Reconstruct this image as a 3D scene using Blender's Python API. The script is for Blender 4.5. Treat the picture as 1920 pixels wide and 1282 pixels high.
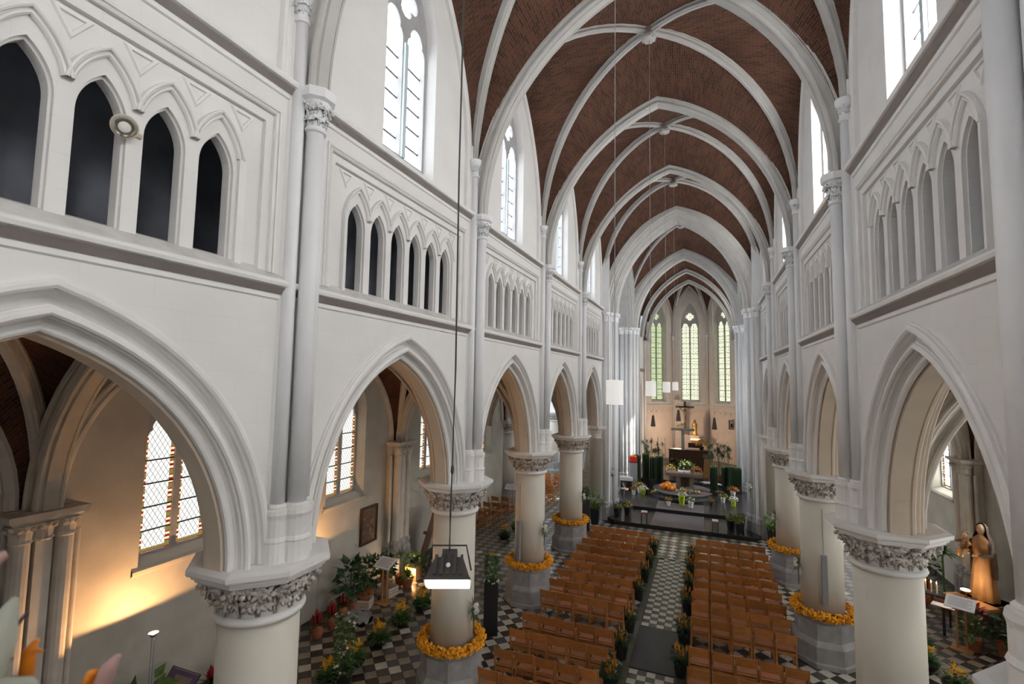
import bpy, bmesh, math, random
from math import sin, cos, pi, sqrt, acos, asin, atan2, radians
from mathutils import Vector, Matrix
from mathutils.geometry import tessellate_polygon

for _o in list(bpy.data.objects):
    bpy.data.objects.remove(_o)
SC = bpy.context.scene
COL = SC.collection
rnd = random.Random(7)

# ------------------------------------------------------------------ camera
CAM = Vector((1.2902, 0.0, 6.8630))
cam_d = bpy.data.cameras.new('camera')
cam_o = bpy.data.objects.new('camera', cam_d)
COL.objects.link(cam_o)
_r = Vector((0.92893853, 0.36982213, 0.01745871))
_u = Vector((0.01236068, -0.07810876, 0.99686821))
_f = Vector((-0.3700276, 0.92581349, 0.07712949))
cam_o.matrix_world = Matrix(((_r.x, _u.x, -_f.x, CAM.x), (_r.y, _u.y, -_f.y, CAM.y),
                             (_r.z, _u.z, -_f.z, CAM.z), (0, 0, 0, 1)))
cam_d.sensor_width = 36.0
cam_d.lens = 912.98 * 36.0 / 1920.0
cam_d.clip_start = 0.05
cam_d.clip_end = 300
cam_d.dof.use_dof = True
cam_d.dof.focus_distance = 13.0
cam_d.dof.aperture_fstop = 3.5
SC.camera = cam_o


def proj(p):
    d = Vector(p) - CAM
    w = d.dot(_f)
    if w < 0.05:
        return None
    return 960 + 912.98 * d.dot(_r) / w, 641 - 912.98 * d.dot(_u) / w, w


# ------------------------------------------------------------------ world, sun, exposure
SC.view_settings.view_transform = 'Standard'
SC.view_settings.look = 'None'
SC.view_settings.gamma = 1.0
SC.view_settings.use_curve_mapping = False
SC.view_settings.exposure = 0.9
SC.cycles.diffuse_bounces = 4
SC.cycles.use_adaptive_sampling = True
SC.cycles.adaptive_threshold = 0.10
SC.cycles.adaptive_min_samples = 12
SC.cycles.max_bounces = 8
SC.cycles.sample_clamp_indirect = 6.0
wd = bpy.data.worlds.new('world')
SC.world = wd
wd.use_nodes = True
_n = wd.node_tree.nodes
_bg = _n['Background']
_sky = _n.new('ShaderNodeTexSky')
_sky.sky_type = 'NISHITA'
_sky.sun_disc = False
_sky.sun_elevation = radians(22)
_sky.sun_rotation = radians(90)
wd.node_tree.links.new(_sky.outputs[0], _bg.inputs[0])
_bg.inputs[1].default_value = 0.35

sun_d = bpy.data.lights.new('sun', 'SUN')
sun_d.energy = 8.0
sun_d.angle = radians(0.6)
sun_d.color = (1.0, 0.93, 0.82)
sun_o = bpy.data.objects.new('sun', sun_d)
COL.objects.link(sun_o)
SUN_DIR = Vector((-0.93, 0.06, -0.33)).normalized()
sun_o.rotation_euler = SUN_DIR.to_track_quat('-Z', 'Y').to_euler()
sun_o.location = (30, 20, 30)

DAY_R = 10.3      # daylight behind the panes of the sunny (right) side
DAY_L = 3.4      # and of the shady (left) side

# ------------------------------------------------------------------ materials


def _new(name):
    m = bpy.data.materials.new(name)
    m.use_nodes = True
    nt = m.node_tree
    return m, nt, nt.nodes['Principled BSDF']


def mat(name, col, rough=0.6, var=0.0, scale=6.0, bump=0.0, bscale=40.0, metal=0.0, spec=0.5, emit=None, es=0.0, trans=0.0):
    m, nt, b = _new(name)
    b.inputs['Base Color'].default_value = (*col, 1)
    b.inputs['Roughness'].default_value = rough
    b.inputs['Metallic'].default_value = metal
    b.inputs['Specular IOR Level'].default_value = spec
    if emit:
        b.inputs['Emission Color'].default_value = (*emit, 1)
        b.inputs['Emission Strength'].default_value = es
    tc = nt.nodes.new('ShaderNodeTexCoord')
    if var:
        no = nt.nodes.new('ShaderNodeTexNoise')
        no.inputs['Scale'].default_value = scale
        no.inputs['Detail'].default_value = 5
        nt.links.new(tc.outputs['Object'], no.inputs['Vector'])
        r = nt.nodes.new('ShaderNodeMapRange')
        r.inputs[1].default_value = 0.3
        r.inputs[2].default_value = 0.7
        r.inputs[3].default_value = 1 - var
        r.inputs[4].default_value = 1 + var
        nt.links.new(no.outputs[0], r.inputs[0])
        mx = nt.nodes.new('ShaderNodeMix')
        mx.data_type = 'RGBA'
        mx.blend_type = 'MULTIPLY'
        mx.inputs[0].default_value = 1
        mx.inputs[6].default_value = (*col, 1)
        nt.links.new(r.outputs[0], mx.inputs[7])
        nt.links.new(mx.outputs[2], b.inputs['Base Color'])
    if bump:
        no2 = nt.nodes.new('ShaderNodeTexNoise')
        no2.inputs['Scale'].default_value = bscale
        nt.links.new(tc.outputs['Object'], no2.inputs['Vector'])
        bp = nt.nodes.new('ShaderNodeBump')
        bp.inputs['Strength'].default_value = bump
        bp.inputs['Distance'].default_value = 0.02
        nt.links.new(no2.outputs[0], bp.inputs['Height'])
        nt.links.new(bp.outputs[0], b.inputs['Normal'])
    return m


def mat_plaster(name, col, stain=0.06):
    """limewashed ashlar: faint joints and a little uneven paint"""
    m, nt, b = _new(name)
    b.inputs['Roughness'].default_value = 0.75
    b.inputs['Specular IOR Level'].default_value = 0.25
    tc = nt.nodes.new('ShaderNodeTexCoord')
    sp = nt.nodes.new('ShaderNodeSeparateXYZ')
    cb = nt.nodes.new('ShaderNodeCombineXYZ')
    ad = nt.nodes.new('ShaderNodeMath')
    nt.links.new(tc.outputs['Object'], sp.inputs[0])
    nt.links.new(sp.outputs[0], ad.inputs[0])
    nt.links.new(sp.outputs[1], ad.inputs[1])
    nt.links.new(ad.outputs[0], cb.inputs[0])
    nt.links.new(sp.outputs[2], cb.inputs[1])
    br = nt.nodes.new('ShaderNodeTexBrick')
    br.inputs['Scale'].default_value = 1.0
    br.inputs['Mortar Size'].default_value = 0.004
    br.inputs['Mortar Smooth'].default_value = 0.6
    br.inputs['Brick Width'].default_value = 0.62
    br.inputs['Row Height'].default_value = 0.3
    c = Vector(col)
    br.inputs['Color1'].default_value = (*c, 1)
    br.inputs['Color2'].default_value = (*(c * 0.985), 1)
    br.inputs['Mortar'].default_value = (*(c * 0.93), 1)
    nt.links.new(cb.outputs[0], br.inputs['Vector'])
    no = nt.nodes.new('ShaderNodeTexNoise')
    no.inputs['Scale'].default_value = 1.3
    no.inputs['Detail'].default_value = 6
    nt.links.new(tc.outputs['Object'], no.inputs['Vector'])
    r = nt.nodes.new('ShaderNodeMapRange')
    r.inputs[1].default_value = 0.3
    r.inputs[2].default_value = 0.7
    r.inputs[3].default_value = 1 - stain
    r.inputs[4].default_value = 1.0
    nt.links.new(no.outputs[0], r.inputs[0])
    mx = nt.nodes.new('ShaderNodeMix')
    mx.data_type = 'RGBA'
    mx.blend_type = 'MULTIPLY'
    mx.inputs[0].default_value = 1
    nt.links.new(br.outputs[0], mx.inputs[6])
    nt.links.new(r.outputs[0], mx.inputs[7])
    nt.links.new(mx.outputs[2], b.inputs['Base Color'])
    return m


def mat_brick(name):
    m, nt, b = _new(name)
    b.inputs['Roughness'].default_value = 0.85
    b.inputs['Specular IOR Level'].default_value = 0.2
    uv = nt.nodes.new('ShaderNodeUVMap')
    br = nt.nodes.new('ShaderNodeTexBrick')
    br.inputs['Scale'].default_value = 1.0
    br.inputs['Mortar Size'].default_value = 0.006
    br.inputs['Mortar Smooth'].default_value = 0.2
    br.inputs['Bias'].default_value = -0.1
    br.inputs['Brick Width'].default_value = 0.20
    br.inputs['Row Height'].default_value = 0.064
    br.inputs['Color1'].default_value = (0.128, 0.055, 0.034, 1)
    br.inputs['Color2'].default_value = (0.062, 0.030, 0.021, 1)
    br.inputs['Mortar'].default_value = (0.15, 0.10, 0.075, 1)
    nt.links.new(uv.outputs[0], br.inputs['Vector'])
    no = nt.nodes.new('ShaderNodeTexNoise')
    no.inputs['Scale'].default_value = 0.9
    no.inputs['Detail'].default_value = 4
    nt.links.new(uv.outputs[0], no.inputs['Vector'])
    r = nt.nodes.new('ShaderNodeMapRange')
    r.inputs[1].default_value = 0.3
    r.inputs[2].default_value = 0.7
    r.inputs[3].default_value = 0.75
    r.inputs[4].default_value = 1.2
    nt.links.new(no.outputs[0], r.inputs[0])
    mx = nt.nodes.new('ShaderNodeMix')
    mx.data_type = 'RGBA'
    mx.blend_type = 'MULTIPLY'
    mx.inputs[0].default_value = 1
    nt.links.new(br.outputs[0], mx.inputs[6])
    nt.links.new(r.outputs[0], mx.inputs[7])
    nt.links.new(mx.outputs[2], b.inputs['Base Color'])
    bp = nt.nodes.new('ShaderNodeBump')
    bp.inputs['Strength'].default_value = 0.6
    bp.inputs['Distance'].default_value = 0.01
    bp.invert = True
    nt.links.new(br.outputs[1], bp.inputs['Height'])
    nt.links.new(bp.outputs[0], b.inputs['Normal'])
    return m


def mat_wood(name, c1, c2, rough=0.42):
    m, nt, b = _new(name)
    b.inputs['Roughness'].default_value = rough
    tc = nt.nodes.new('ShaderNodeTexCoord')
    mp = nt.nodes.new('ShaderNodeMapping')
    mp.inputs['Scale'].default_value = (3, 14, 14)
    no = nt.nodes.new('ShaderNodeTexNoise')
    no.inputs['Scale'].default_value = 2.5
    no.inputs['Detail'].default_value = 6
    oi = nt.nodes.new('ShaderNodeObjectInfo')
    ad = nt.nodes.new('ShaderNodeVectorMath')
    nt.links.new(tc.outputs['Object'], ad.inputs[0])
    sc = nt.nodes.new('ShaderNodeVectorMath')
    sc.operation = 'SCALE'
    sc.inputs[0].default_value = (9, 5, 7)
    nt.links.new(oi.outputs['Random'], sc.inputs['Scale'])
    nt.links.new(sc.outputs[0], ad.inputs[1])
    nt.links.new(ad.outputs[0], mp.inputs[0])
    nt.links.new(mp.outputs[0], no.inputs['Vector'])
    cr = nt.nodes.new('ShaderNodeValToRGB')
    cr.color_ramp.elements[0].position = 0.3
    cr.color_ramp.elements[0].color = (*c1, 1)
    cr.color_ramp.elements[1].position = 0.72
    cr.color_ramp.elements[1].color = (*c2, 1)
    nt.links.new(no.outputs[0], cr.inputs[0])
    hs = nt.nodes.new('ShaderNodeHueSaturation')
    mr = nt.nodes.new('ShaderNodeMapRange')
    mr.inputs[3].default_value = 0.8
    mr.inputs[4].default_value = 1.2
    nt.links.new(oi.outputs['Random'], mr.inputs[0])
    nt.links.new(mr.outputs[0], hs.inputs['Value'])
    nt.links.new(cr.outputs[0], hs.inputs['Color'])
    nt.links.new(hs.outputs[0], b.inputs['Base Color'])
    return m


def mat_glass(name, strength, col=(1, 1, 1), lead=0.0, pitch=0.11, kind='diamond', c2=None):
    """obscured window glass lit by the daylight behind it, with its leading"""
    m, nt, b = _new(name)
    out = nt.nodes['Material Output']
    nt.nodes.remove(b)
    em = nt.nodes.new('ShaderNodeEmission')
    em.inputs[1].default_value = strength
    em.inputs[0].default_value = (*col, 1)
    nt.links.new(em.outputs[0], out.inputs[0])
    if kind == 'plain':
        return m
    uv = nt.nodes.new('ShaderNodeUVMap')
    sp = nt.nodes.new('ShaderNodeSeparateXYZ')
    nt.links.new(uv.outputs[0], sp.inputs[0])

    def mth(op, a, bb=None):
        n = nt.nodes.new('ShaderNodeMath')
        n.operation = op
        for i, v in enumerate((a, bb)):
            if v is None:
                continue
            if isinstance(v, (int, float)):
                n.inputs[i].default_value = v
            else:
                nt.links.new(v, n.inputs[i])
        return n.outputs[0]
    if kind == 'diamond':
        ks = []
        for sg in (1, -1):
            t = mth('ADD', mth('MULTIPLY', sp.outputs[0], 1.6 * sg), sp.outputs[1])
            fr = mth('ABSOLUTE', mth('SUBTRACT', mth('FRACT', mth('DIVIDE', t, pitch * 2)), 0.5))
            ks.append(mth('LESS_THAN', fr, 0.06))
        k = mth('MAXIMUM', ks[0], ks[1])
        mx = nt.nodes.new('ShaderNodeMix')
        mx.data_type = 'RGBA'
        nt.links.new(k, mx.inputs[0])
        mx.inputs[6].default_value = (*col, 1)
        mx.inputs[7].default_value = (*(Vector(col) * lead), 1)
        nt.links.new(mx.outputs[2], em.inputs[0])
    elif kind == 'pattern':      # rosettes on a square net
        fx = mth('SUBTRACT', mth('FRACT', mth('DIVIDE', sp.outputs[0], pitch)), 0.5)
        fy = mth('SUBTRACT', mth('FRACT', mth('DIVIDE', sp.outputs[1], pitch)), 0.5)
        rr = mth('SQRT', mth('ADD', mth('POWER', mth('ABSOLUTE', fx), 2), mth('POWER', mth('ABSOLUTE', fy), 2)))
        ed = mth('GREATER_THAN', mth('MAXIMUM', mth('ABSOLUTE', fx), mth('ABSOLUTE', fy)), 0.44)
        ring = mth('LESS_THAN', mth('ABSOLUTE', mth('SUBTRACT', rr, 0.3)), 0.05)
        dot = mth('LESS_THAN', rr, 0.13)
        k = mth('MAXIMUM', ed, dot)
        mx = nt.nodes.new('ShaderNodeMix')
        mx.data_type = 'RGBA'
        nt.links.new(ring, mx.inputs[0])
        mx.inputs[6].default_value = (*col, 1)
        mx.inputs[7].default_value = (*(c2 or col), 1)
        mx2 = nt.nodes.new('ShaderNodeMix')
        mx2.data_type = 'RGBA'
        nt.links.new(k, mx2.inputs[0])
        nt.links.new(mx.outputs[2], mx2.inputs[6])
        mx2.inputs[7].default_value = (*(Vector(col) * lead), 1)
        nt.links.new(mx2.outputs[2], em.inputs[0])
    elif kind == 'border':       # red strip with pale beads
        fx = mth('SUBTRACT', mth('FRACT', mth('DIVIDE', mth('ADD', sp.outputs[0], sp.outputs[1]), pitch)), 0.5)
        fy = mth('SUBTRACT', mth('FRACT', mth('DIVIDE', sp.outputs[1], pitch)), 0.5)
        bead = mth('LESS_THAN', mth('ABSOLUTE', fy), 0.24)
        alt = mth('GREATER_THAN', mth('FRACT', mth('DIVIDE', sp.outputs[1], pitch * 3)), 0.66)
        mx = nt.nodes.new('ShaderNodeMix')
        mx.data_type = 'RGBA'
        nt.links.new(bead, mx.inputs[0])
        mx.inputs[6].default_value = (0.30, 0.012, 0.02, 1)
        mx.inputs[7].default_value = (1.0, 0.82, 0.5, 1)
        mx2 = nt.nodes.new('ShaderNodeMix')
        mx2.data_type = 'RGBA'
        nt.links.new(alt, mx2.inputs[0])
        nt.links.new(mx.outputs[2], mx2.inputs[6])
        mx2.inputs[7].default_value = (0.25, 0.20, 0.05, 1)
        nt.links.new(mx2.outputs[2], em.inputs[0])
        m.cycles.emission_sampling = 'NONE'
    return m


M = {}
M['wall'] = mat_plaster('nave_limewash', (0.79, 0.782, 0.772))
M['stone'] = mat('painted_stone', (0.78, 0.772, 0.76), 0.62, 0.035, 2.5)
M['shaft'] = mat('pale_grey_paint', (0.80, 0.81, 0.825), 0.5, 0.03, 2.0)
M['colp'] = mat('cream_column_paint', (0.70, 0.67, 0.59), 0.5, 0.04, 1.2)
M['carve'] = mat('dusty_carved_stone', (0.56, 0.52, 0.48), 0.8, 0.25, 9.0, 0.4, 30)
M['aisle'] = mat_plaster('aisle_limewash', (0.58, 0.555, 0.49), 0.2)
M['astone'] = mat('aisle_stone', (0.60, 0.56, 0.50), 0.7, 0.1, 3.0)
M['soffit'] = mat('warm_lit_soffit', (0.63, 0.54, 0.44), 0.7, 0.05, 2.0)  # warm aisle light on the arch soffits put into the colour
M['dust'] = mat('dusty_sill', (0.58, 0.565, 0.55), 0.85, 0.14, 4.0)
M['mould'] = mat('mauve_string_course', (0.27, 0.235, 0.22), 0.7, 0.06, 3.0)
M['greystone'] = mat('grey_plinth_stone', (0.34, 0.34, 0.345), 0.6, 0.16, 5.0, 0.1, 25)
M['brick'] = mat_brick('vault_brick')
M['void'] = mat('gallery_shade', (0.13, 0.14, 0.165), 0.9, 0.3, 1.6)  # darkness of the unlit passage put into the colour
M['rib'] = mat('rib_stone', (0.50, 0.49, 0.47), 0.65, 0.07, 2.5)
M['tracery'] = mat('tracery_stone', (0.38, 0.375, 0.38), 0.7, 0.1, 4.0)
M['mull'] = mat('blue_grey_mullion', (0.50, 0.58, 0.63), 0.6)
M['iron'] = mat('dark_iron', (0.05, 0.05, 0.055), 0.5, metal=0.3)
M['grout'] = mat('floor_bed', (0.05, 0.045, 0.04), 0.8)
M['tl'] = mat('beige_tile', (0.27, 0.225, 0.17), 0.3, 0.2, 3.0)
M['tl2'] = mat('pale_marble_tile', (0.56, 0.54, 0.47), 0.28, 0.1, 4.0)
M['td'] = mat('dark_brown_tile', (0.040, 0.033, 0.028), 0.28, 0.3, 3.0)
M['td2'] = mat('grey_tile', (0.080, 0.074, 0.068), 0.3, 0.2, 3.0)
M['tg'] = mat('olive_tile', (0.10, 0.105, 0.075), 0.35, 0.15, 4.0)
M['blackslab'] = mat('black_slab', (0.025, 0.026, 0.03), 0.35, 0.2, 4.0)
M['podium'] = mat('dark_grey_podium', (0.060, 0.056, 0.058), 0.24, 0.15, 3.0)
M['podium2'] = mat('violet_grey_carpet', (0.150, 0.128, 0.135), 0.6, 0.1, 8.0)
M['riser'] = mat('black_riser', (0.015, 0.014, 0.015), 0.4)
M['wood'] = mat_wood('chair_wood', (0.39, 0.145, 0.036), (0.53, 0.22, 0.068))
M['seat'] = mat_wood('seat_wood', (0.32, 0.12, 0.055), (0.42, 0.17, 0.085), 0.5)
M['gl_r'] = mat_glass('south_clerestory_glass', DAY_R, (1.0, 0.99, 0.97), 0.55, 0.11)
M['gl_l'] = mat_glass('north_clerestory_glass', DAY_L, (0.88, 0.94, 1.0), 0.6, 0.11)
M['gl_a'] = mat_glass('aisle_glass', 0.66, (1.0, 0.985, 0.93), 0.22, 0.085)
M['gl_ar'] = mat_glass('south_aisle_glass', 8.5, (1.0, 0.985, 0.94), 0.35, 0.075)
M['gl_b'] = mat_glass('coloured_border_glass', 0.6, kind='border', pitch=0.10)
M['gl_apse'] = mat_glass('apse_glass', 0.78, (0.95, 1.0, 0.70), 0.10, 0.30, 'pattern', (0.75, 0.85, 0.45))
M['gl_apse2'] = mat_glass('apse_green_glass', 0.55, (0.84, 0.95, 0.56), 0.10, 0.30, 'pattern', (0.5, 0.75, 0.35))
M['gl_tr'] = mat_glass('south_transept_glass', 13.0, (0.97, 0.985, 1.0), kind='plain')
M['gl_tl'] = mat_glass('north_transept_glass', 7.0, (0.86, 0.93, 1.0), kind='plain')
M['gl_west'] = mat_glass('west_fill_glass', 1.5, (1.0, 0.99, 0.97), kind='plain')

# ------------------------------------------------------------------ mesh helpers


class MB:
    def __init__(s):
        s.v, s.f, s.uv, s.mi = [], [], {}, []

    def add(s, vs, fs, mi=0, uvs=None):
        b = len(s.v)
        s.v.extend(tuple(p) for p in vs)
        for f in fs:
            s.f.append(tuple(b + i for i in f))
            s.mi.append(mi)
        if uvs:
            for i, q in enumerate(uvs):
                s.uv[b + i] = q
        return s

    def box(s, x0, x1, y0, y1, z0, z1, mi=0):
        s.add([(x, y, z) for x in (x0, x1) for y in (y0, y1) for z in (z0, z1)],
              [(0, 1, 3, 2), (4, 6, 7, 5), (0, 4, 5, 1), (2, 3, 7, 6), (0, 2, 6, 4), (1, 5, 7, 3)], mi)
        return s

    def hexa(s, a, b, mi=0):
        """two quads (bottom, top) of four points"""
        s.add(list(a) + list(b), [(3, 2, 1, 0), (4, 5, 6, 7), (0, 1, 5, 4), (1, 2, 6, 5), (2, 3, 7, 6), (3, 0, 4, 7)], mi)
        return s

    def lathe(s, prof, n=16, c=(0, 0), ph=0.0, a0=0.0, a1=2 * pi, mi=0, cap=True, sq=None):
        full = abs(a1 - a0 - 2 * pi) < 1e-6
        m = n if full else n + 1
        vs = []
        for r, z in prof:
            for i in range(m):
                a = a0 + ph + (a1 - a0) * i / n
                vs.append((c[0] + r * cos(a), c[1] + r * sin(a), z))
        fs = []
        for j in range(len(prof) - 1):
            for i in range(n):
                k = (i + 1) % m
                fs.append((j * m + i, j * m + k, (j + 1) * m + k, (j + 1) * m + i))
        if cap and full:
            fs.append(tuple(range(m))[::-1])
            fs.append(tuple((len(prof) - 1) * m + i for i in range(m)))
        s.add(vs, fs, mi)
        return s

    def tube(s, path, r, n=6, mi=0):
        path = [Vector(p) for p in path]
        rs = r if isinstance(r, (list, tuple)) else [r] * len(path)
        vs = []
        for i, p in enumerate(path):
            t = (path[min(i + 1, len(path) - 1)] - path[max(i - 1, 0)])
            t = t.normalized() if t.length > 1e-9 else Vector((0, 0, 1))
            a = t.cross(Vector((0, 0, 1)))
            if a.length < 1e-3:
                a = t.cross(Vector((1, 0, 0)))
            a.normalize()
            b = t.cross(a)
            for k in range(n):
                q = 2 * pi * k / n
                vs.append(p + rs[i] * (cos(q) * a + sin(q) * b))
        fs = []
        for i in range(len(path) - 1):
            for k in range(n):
                l = (k + 1) % n
                fs.append((i * n + k, i * n + l, (i + 1) * n + l, (i + 1) * n + k))
        fs.append(tuple(range(n))[::-1])
        fs.append(tuple((len(path) - 1) * n + k for k in range(n)))
        s.add(vs, fs, mi)
        return s

    def grid(s, rows, mi=0, uvrows=None, close=False):
        m = len(rows[0])
        vs = [p for r in rows for p in r]
        fs = []
        for i in range(len(rows) - 1):
            for j in range(m - 1):
                fs.append((i * m + j, i * m + j + 1, (i + 1) * m + j + 1, (i + 1) * m + j))
            if close:
                fs.append((i * m + m - 1, i * m, (i + 1) * m, (i + 1) * m + m - 1))
        s.add(vs, fs, mi, [q for r in uvrows for q in r] if uvrows else None)
        return s

    def ball(s, c, r, sub=1, rot=None, mi=0):
        vs, fs = ICO[sub]
        r = r if isinstance(r, (tuple, list, Vector)) else (r, r, r)
        out = []
        for v in vs:
            q = Vector((v[0] * r[0], v[1] * r[1], v[2] * r[2]))
            if rot is not None:
                q = rot @ q
            out.append(q + Vector(c))
        s.add(out, fs, mi)
        return s

    def slab(s, loops, fmap, d0, d1, mi=0, back=True):
        """flat plate with holes; loops of 2-D points, fmap(u, v, depth) -> xyz"""
        tri = tessellate_polygon([[Vector((u, v, 0)) for u, v in lp] for lp in loops])
        flat = [q for lp in loops for q in lp]
        n = len(flat)
        vs = [fmap(u, v, d0) for u, v in flat]
        fs = [tuple(t) for t in tri]
        if back:
            vs += [fmap(u, v, d1) for u, v in flat]
            fs += [tuple(i + n for i in t[::-1]) for t in tri]
            b = 0
            for lp in loops:
                m = len(lp)
                for i in range(m):
                    j = (i + 1) % m
                    fs.append((b + i, b + j, n + b + j, n + b + i))
                b += m
        s.add(vs, fs, mi)
        return s

    def build(s, name, m, parent=None, smooth=False, loc=None, mesh_only=False, angle=None):
        me = bpy.data.meshes.new(name)
        me.from_pydata(s.v, [], s.f)
        for q in (m if isinstance(m, (list, tuple)) else [m]):
            me.materials.append(q)
        if any(s.mi):
            me.polygons.foreach_set('material_index', s.mi)
        if s.uv:
            ul = me.uv_layers.new(name='UVMap')
            li = [0] * len(me.loops)
            me.loops.foreach_get('vertex_index', li)
            data = []
            for i in li:
                data.extend(s.uv.get(i, (0, 0)))
            ul.data.foreach_set('uv', data)
        if smooth:
            me.polygons.foreach_set('use_smooth', [True] * len(me.polygons))
            if angle:
                bm = bmesh.new()
                bm.from_mesh(me)
                bmesh.ops.recalc_face_normals(bm, faces=bm.faces)
                for e in bm.edges:
                    e.smooth = not (len(e.link_faces) == 2 and e.calc_face_angle(0) > angle)
                bm.to_mesh(me)
                bm.free()
        me.update()
        if mesh_only:
            return me
        return place(name, me, parent, loc)


def place(name, me, parent=None, loc=None, rot=None, scale=None):
    o = bpy.data.objects.new(name, me)
    COL.objects.link(o)
    if parent is not None:
        o.parent = parent
    if loc is not None:
        o.location = loc
    if rot is not None:
        o.rotation_euler = rot
    if scale is not None:
        o.scale = scale if isinstance(scale, (tuple, list)) else (scale,) * 3
    return o


def _ico(sub):
    bm = bmesh.new()
    bmesh.ops.create_icosphere(bm, subdivisions=sub, radius=1)
    bm.verts.ensure_lookup_table()
    r = ([tuple(v.co) for v in bm.verts], [tuple(v.index for v in f.verts) for f in bm.faces])
    bm.free()
    return r


ICO = {1: _ico(1), 2: _ico(2), 3: _ico(3)}


def tag(o, label=None, cat=None, group=None, kind=None):
    if label:
        o['label'] = label
    if cat:
        o['category'] = cat
    if group:
        o['group'] = group
    if kind:
        o['kind'] = kind
    return o


def thing(name, label, cat, loc=(0, 0, 0), rz=0.0, group=None, kind=None):
    o = bpy.data.objects.new(name, None)
    o.empty_display_size = 0.1
    COL.objects.link(o)
    o.location = loc
    o.rotation_euler = (0, 0, rz)
    return tag(o, label, cat, group, kind)


def copy_tree(o, loc, rz=0.0, label=None, scale=None, parent=None):
    c = o.copy()
    COL.objects.link(c)
    c.parent = parent
    if parent is None:
        c.location = loc
        c.rotation_euler = (0, 0, rz)
        if scale:
            c.scale = (scale,) * 3
        if label:
            c['label'] = label
    for ch in o.children:
        copy_tree(ch, None, parent=c)
    return c


class Arc:
    """pointed arch, half-span s, rise h above z0; concentric offsets keep the mitre"""

    def __init__(a, s, h, z0=0.0):
        a.e = (h * h - s * s) / (2 * s)
        a.R = s + a.e
        a.z0 = z0

    def pt(a, t, off=0.0, v0=0.0):
        """t: 0 at height v0, 1 at the apex; returns (u >= 0, z)"""
        R = a.R + off
        t0 = asin(max(-1, min(1, v0 / R)))
        t1 = acos(max(-1, min(1, a.e / R)))
        th = t0 + (t1 - t0) * t
        return R * cos(th) - a.e, a.z0 + R * sin(th)

    def line(a, n=12, off=0.0, v0=0.0, stilt=0.0):
        """left foot to apex to right foot"""
        r = [a.pt(i / n, off, v0) for i in range(n + 1)]
        r[-1] = (0.0, r[-1][1])
        lp = [(-u, z) for u, z in r] + [(u, z) for u, z in r[-2::-1]]
        if stilt:
            lp = [(lp[0][0], lp[0][1] - stilt)] + lp + [(lp[-1][0], lp[-1][1] - stilt)]
        return lp


def arch_loft(mb, arc, prof, fmap, n=12, v0=0.0, stilt=0.0, mi=0, half=False, close=False):
    """profile of (offset, depth) drawn round a pointed arch; fmap(u, z, depth) -> xyz"""
    cols = [arc.line(n, a, v0, stilt) for a, b in prof]
    m = len(cols[0])
    rng = range(m // 2 + 1) if half else range(m)
    rows = [[fmap(cols[j][i][0], cols[j][i][1], prof[j][1]) for j in range(len(prof))] for i in rng]
    mb.grid(rows, mi, close=close)
    return mb


def lobed_leaf(mb, c, nrm, spin, size, curl=.5, lobes=5):
    """carved leaf: lobed outline, raised ribs, tips curling outward"""
    n = Vector(nrm).normalized()
    s = n.cross(Vector((0, 0, 1)))
    if s.length < 1e-3:
        s = Vector((1, 0, 0))
    s.normalize()
    u = s.cross(n)
    c = Vector(c)
    m = lobes * 4
    vs = [c + n * size * .22]
    for ring, k in ((0, .55), (1, 1.0)):
        for i in range(m):
            a = 2 * pi * i / m + spin
            lob = abs(cos(lobes * (a - spin) / 2))
            r = size * k * (.58 + .42 * lob)
            h = (.26 if ring == 0 else curl * (lob - .35)) * size * (.6 + .4 * lob)
            vs.append(c + s * r * cos(a) + u * r * sin(a) + n * h)
    fs = [(0, 1 + i, 1 + (i + 1) % m) for i in range(m)]
    fs += [(1 + i, 1 + m + i, 1 + m + (i + 1) % m, 1 + (i + 1) % m) for i in range(m)]
    back = len(vs)
    vs.append(c - n * size * .15)
    fs += [(back, 1 + m + (i + 1) % m, 1 + m + i) for i in range(m)]
    mb.add(vs, fs)


def capital_leaves(mb, R, z, h, n, seed, size=1.0, lobes=8):
    """crockets of crumpled leaves under the abacus, flat leaves on the bell"""
    q = random.Random(seed)
    for tier in range(2):
        for i in range(n):
            a = 2 * pi * (i + 0.5 * tier) / n + pi / n
            zz = z + h * (0.78 if tier == 0 else 0.36)
            rr = R * (1.20 if tier == 0 else 1.03)
            cnt = 6 if tier == 0 else 4
            for k in range(cnt):
                da = (k - (cnt - 1) / 2) * .155 * (8 / n) + q.uniform(-.03, .03)
                dz = q.uniform(-.10, .10) * h - (.07 * h if abs(k - (cnt - 1) / 2) > 1.6 else 0)
                rad = Vector((cos(a + da), sin(a + da), q.uniform(-.55, .25) if tier == 0 else q.uniform(-.1, .3)))
                c = ((rr + q.uniform(-.02, .06) * R) * cos(a + da), (rr + q.uniform(-.02, .06) * R) * sin(a + da), zz + dz)
                lobed_leaf(mb, c, rad, q.uniform(0, 6.28), .082 * size * q.uniform(.85, 1.2), q.uniform(.4, .8))
            if tier == 0:
                for k in range(3):
                    da = (k - 1) * .16 * (8 / n)
                    mb.ball(((rr + .075 * size) * cos(a + da), (rr + .075 * size) * sin(a + da), zz - .02 + .05 * size * (k == 1)), .032 * size, 1)
            for o_ in (-.06, .06):
                mb.tube([(R * 0.98 * cos(a + o_ * .4), R * 0.98 * sin(a + o_ * .4), z + 0.01), (R * 1.01 * cos(a + o_), R * 1.01 * sin(a + o_), z + h * 0.35),
                         (rr * cos(a + o_), rr * sin(a + o_), zz)], 0.016 * size, 5)
    return mb

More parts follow.
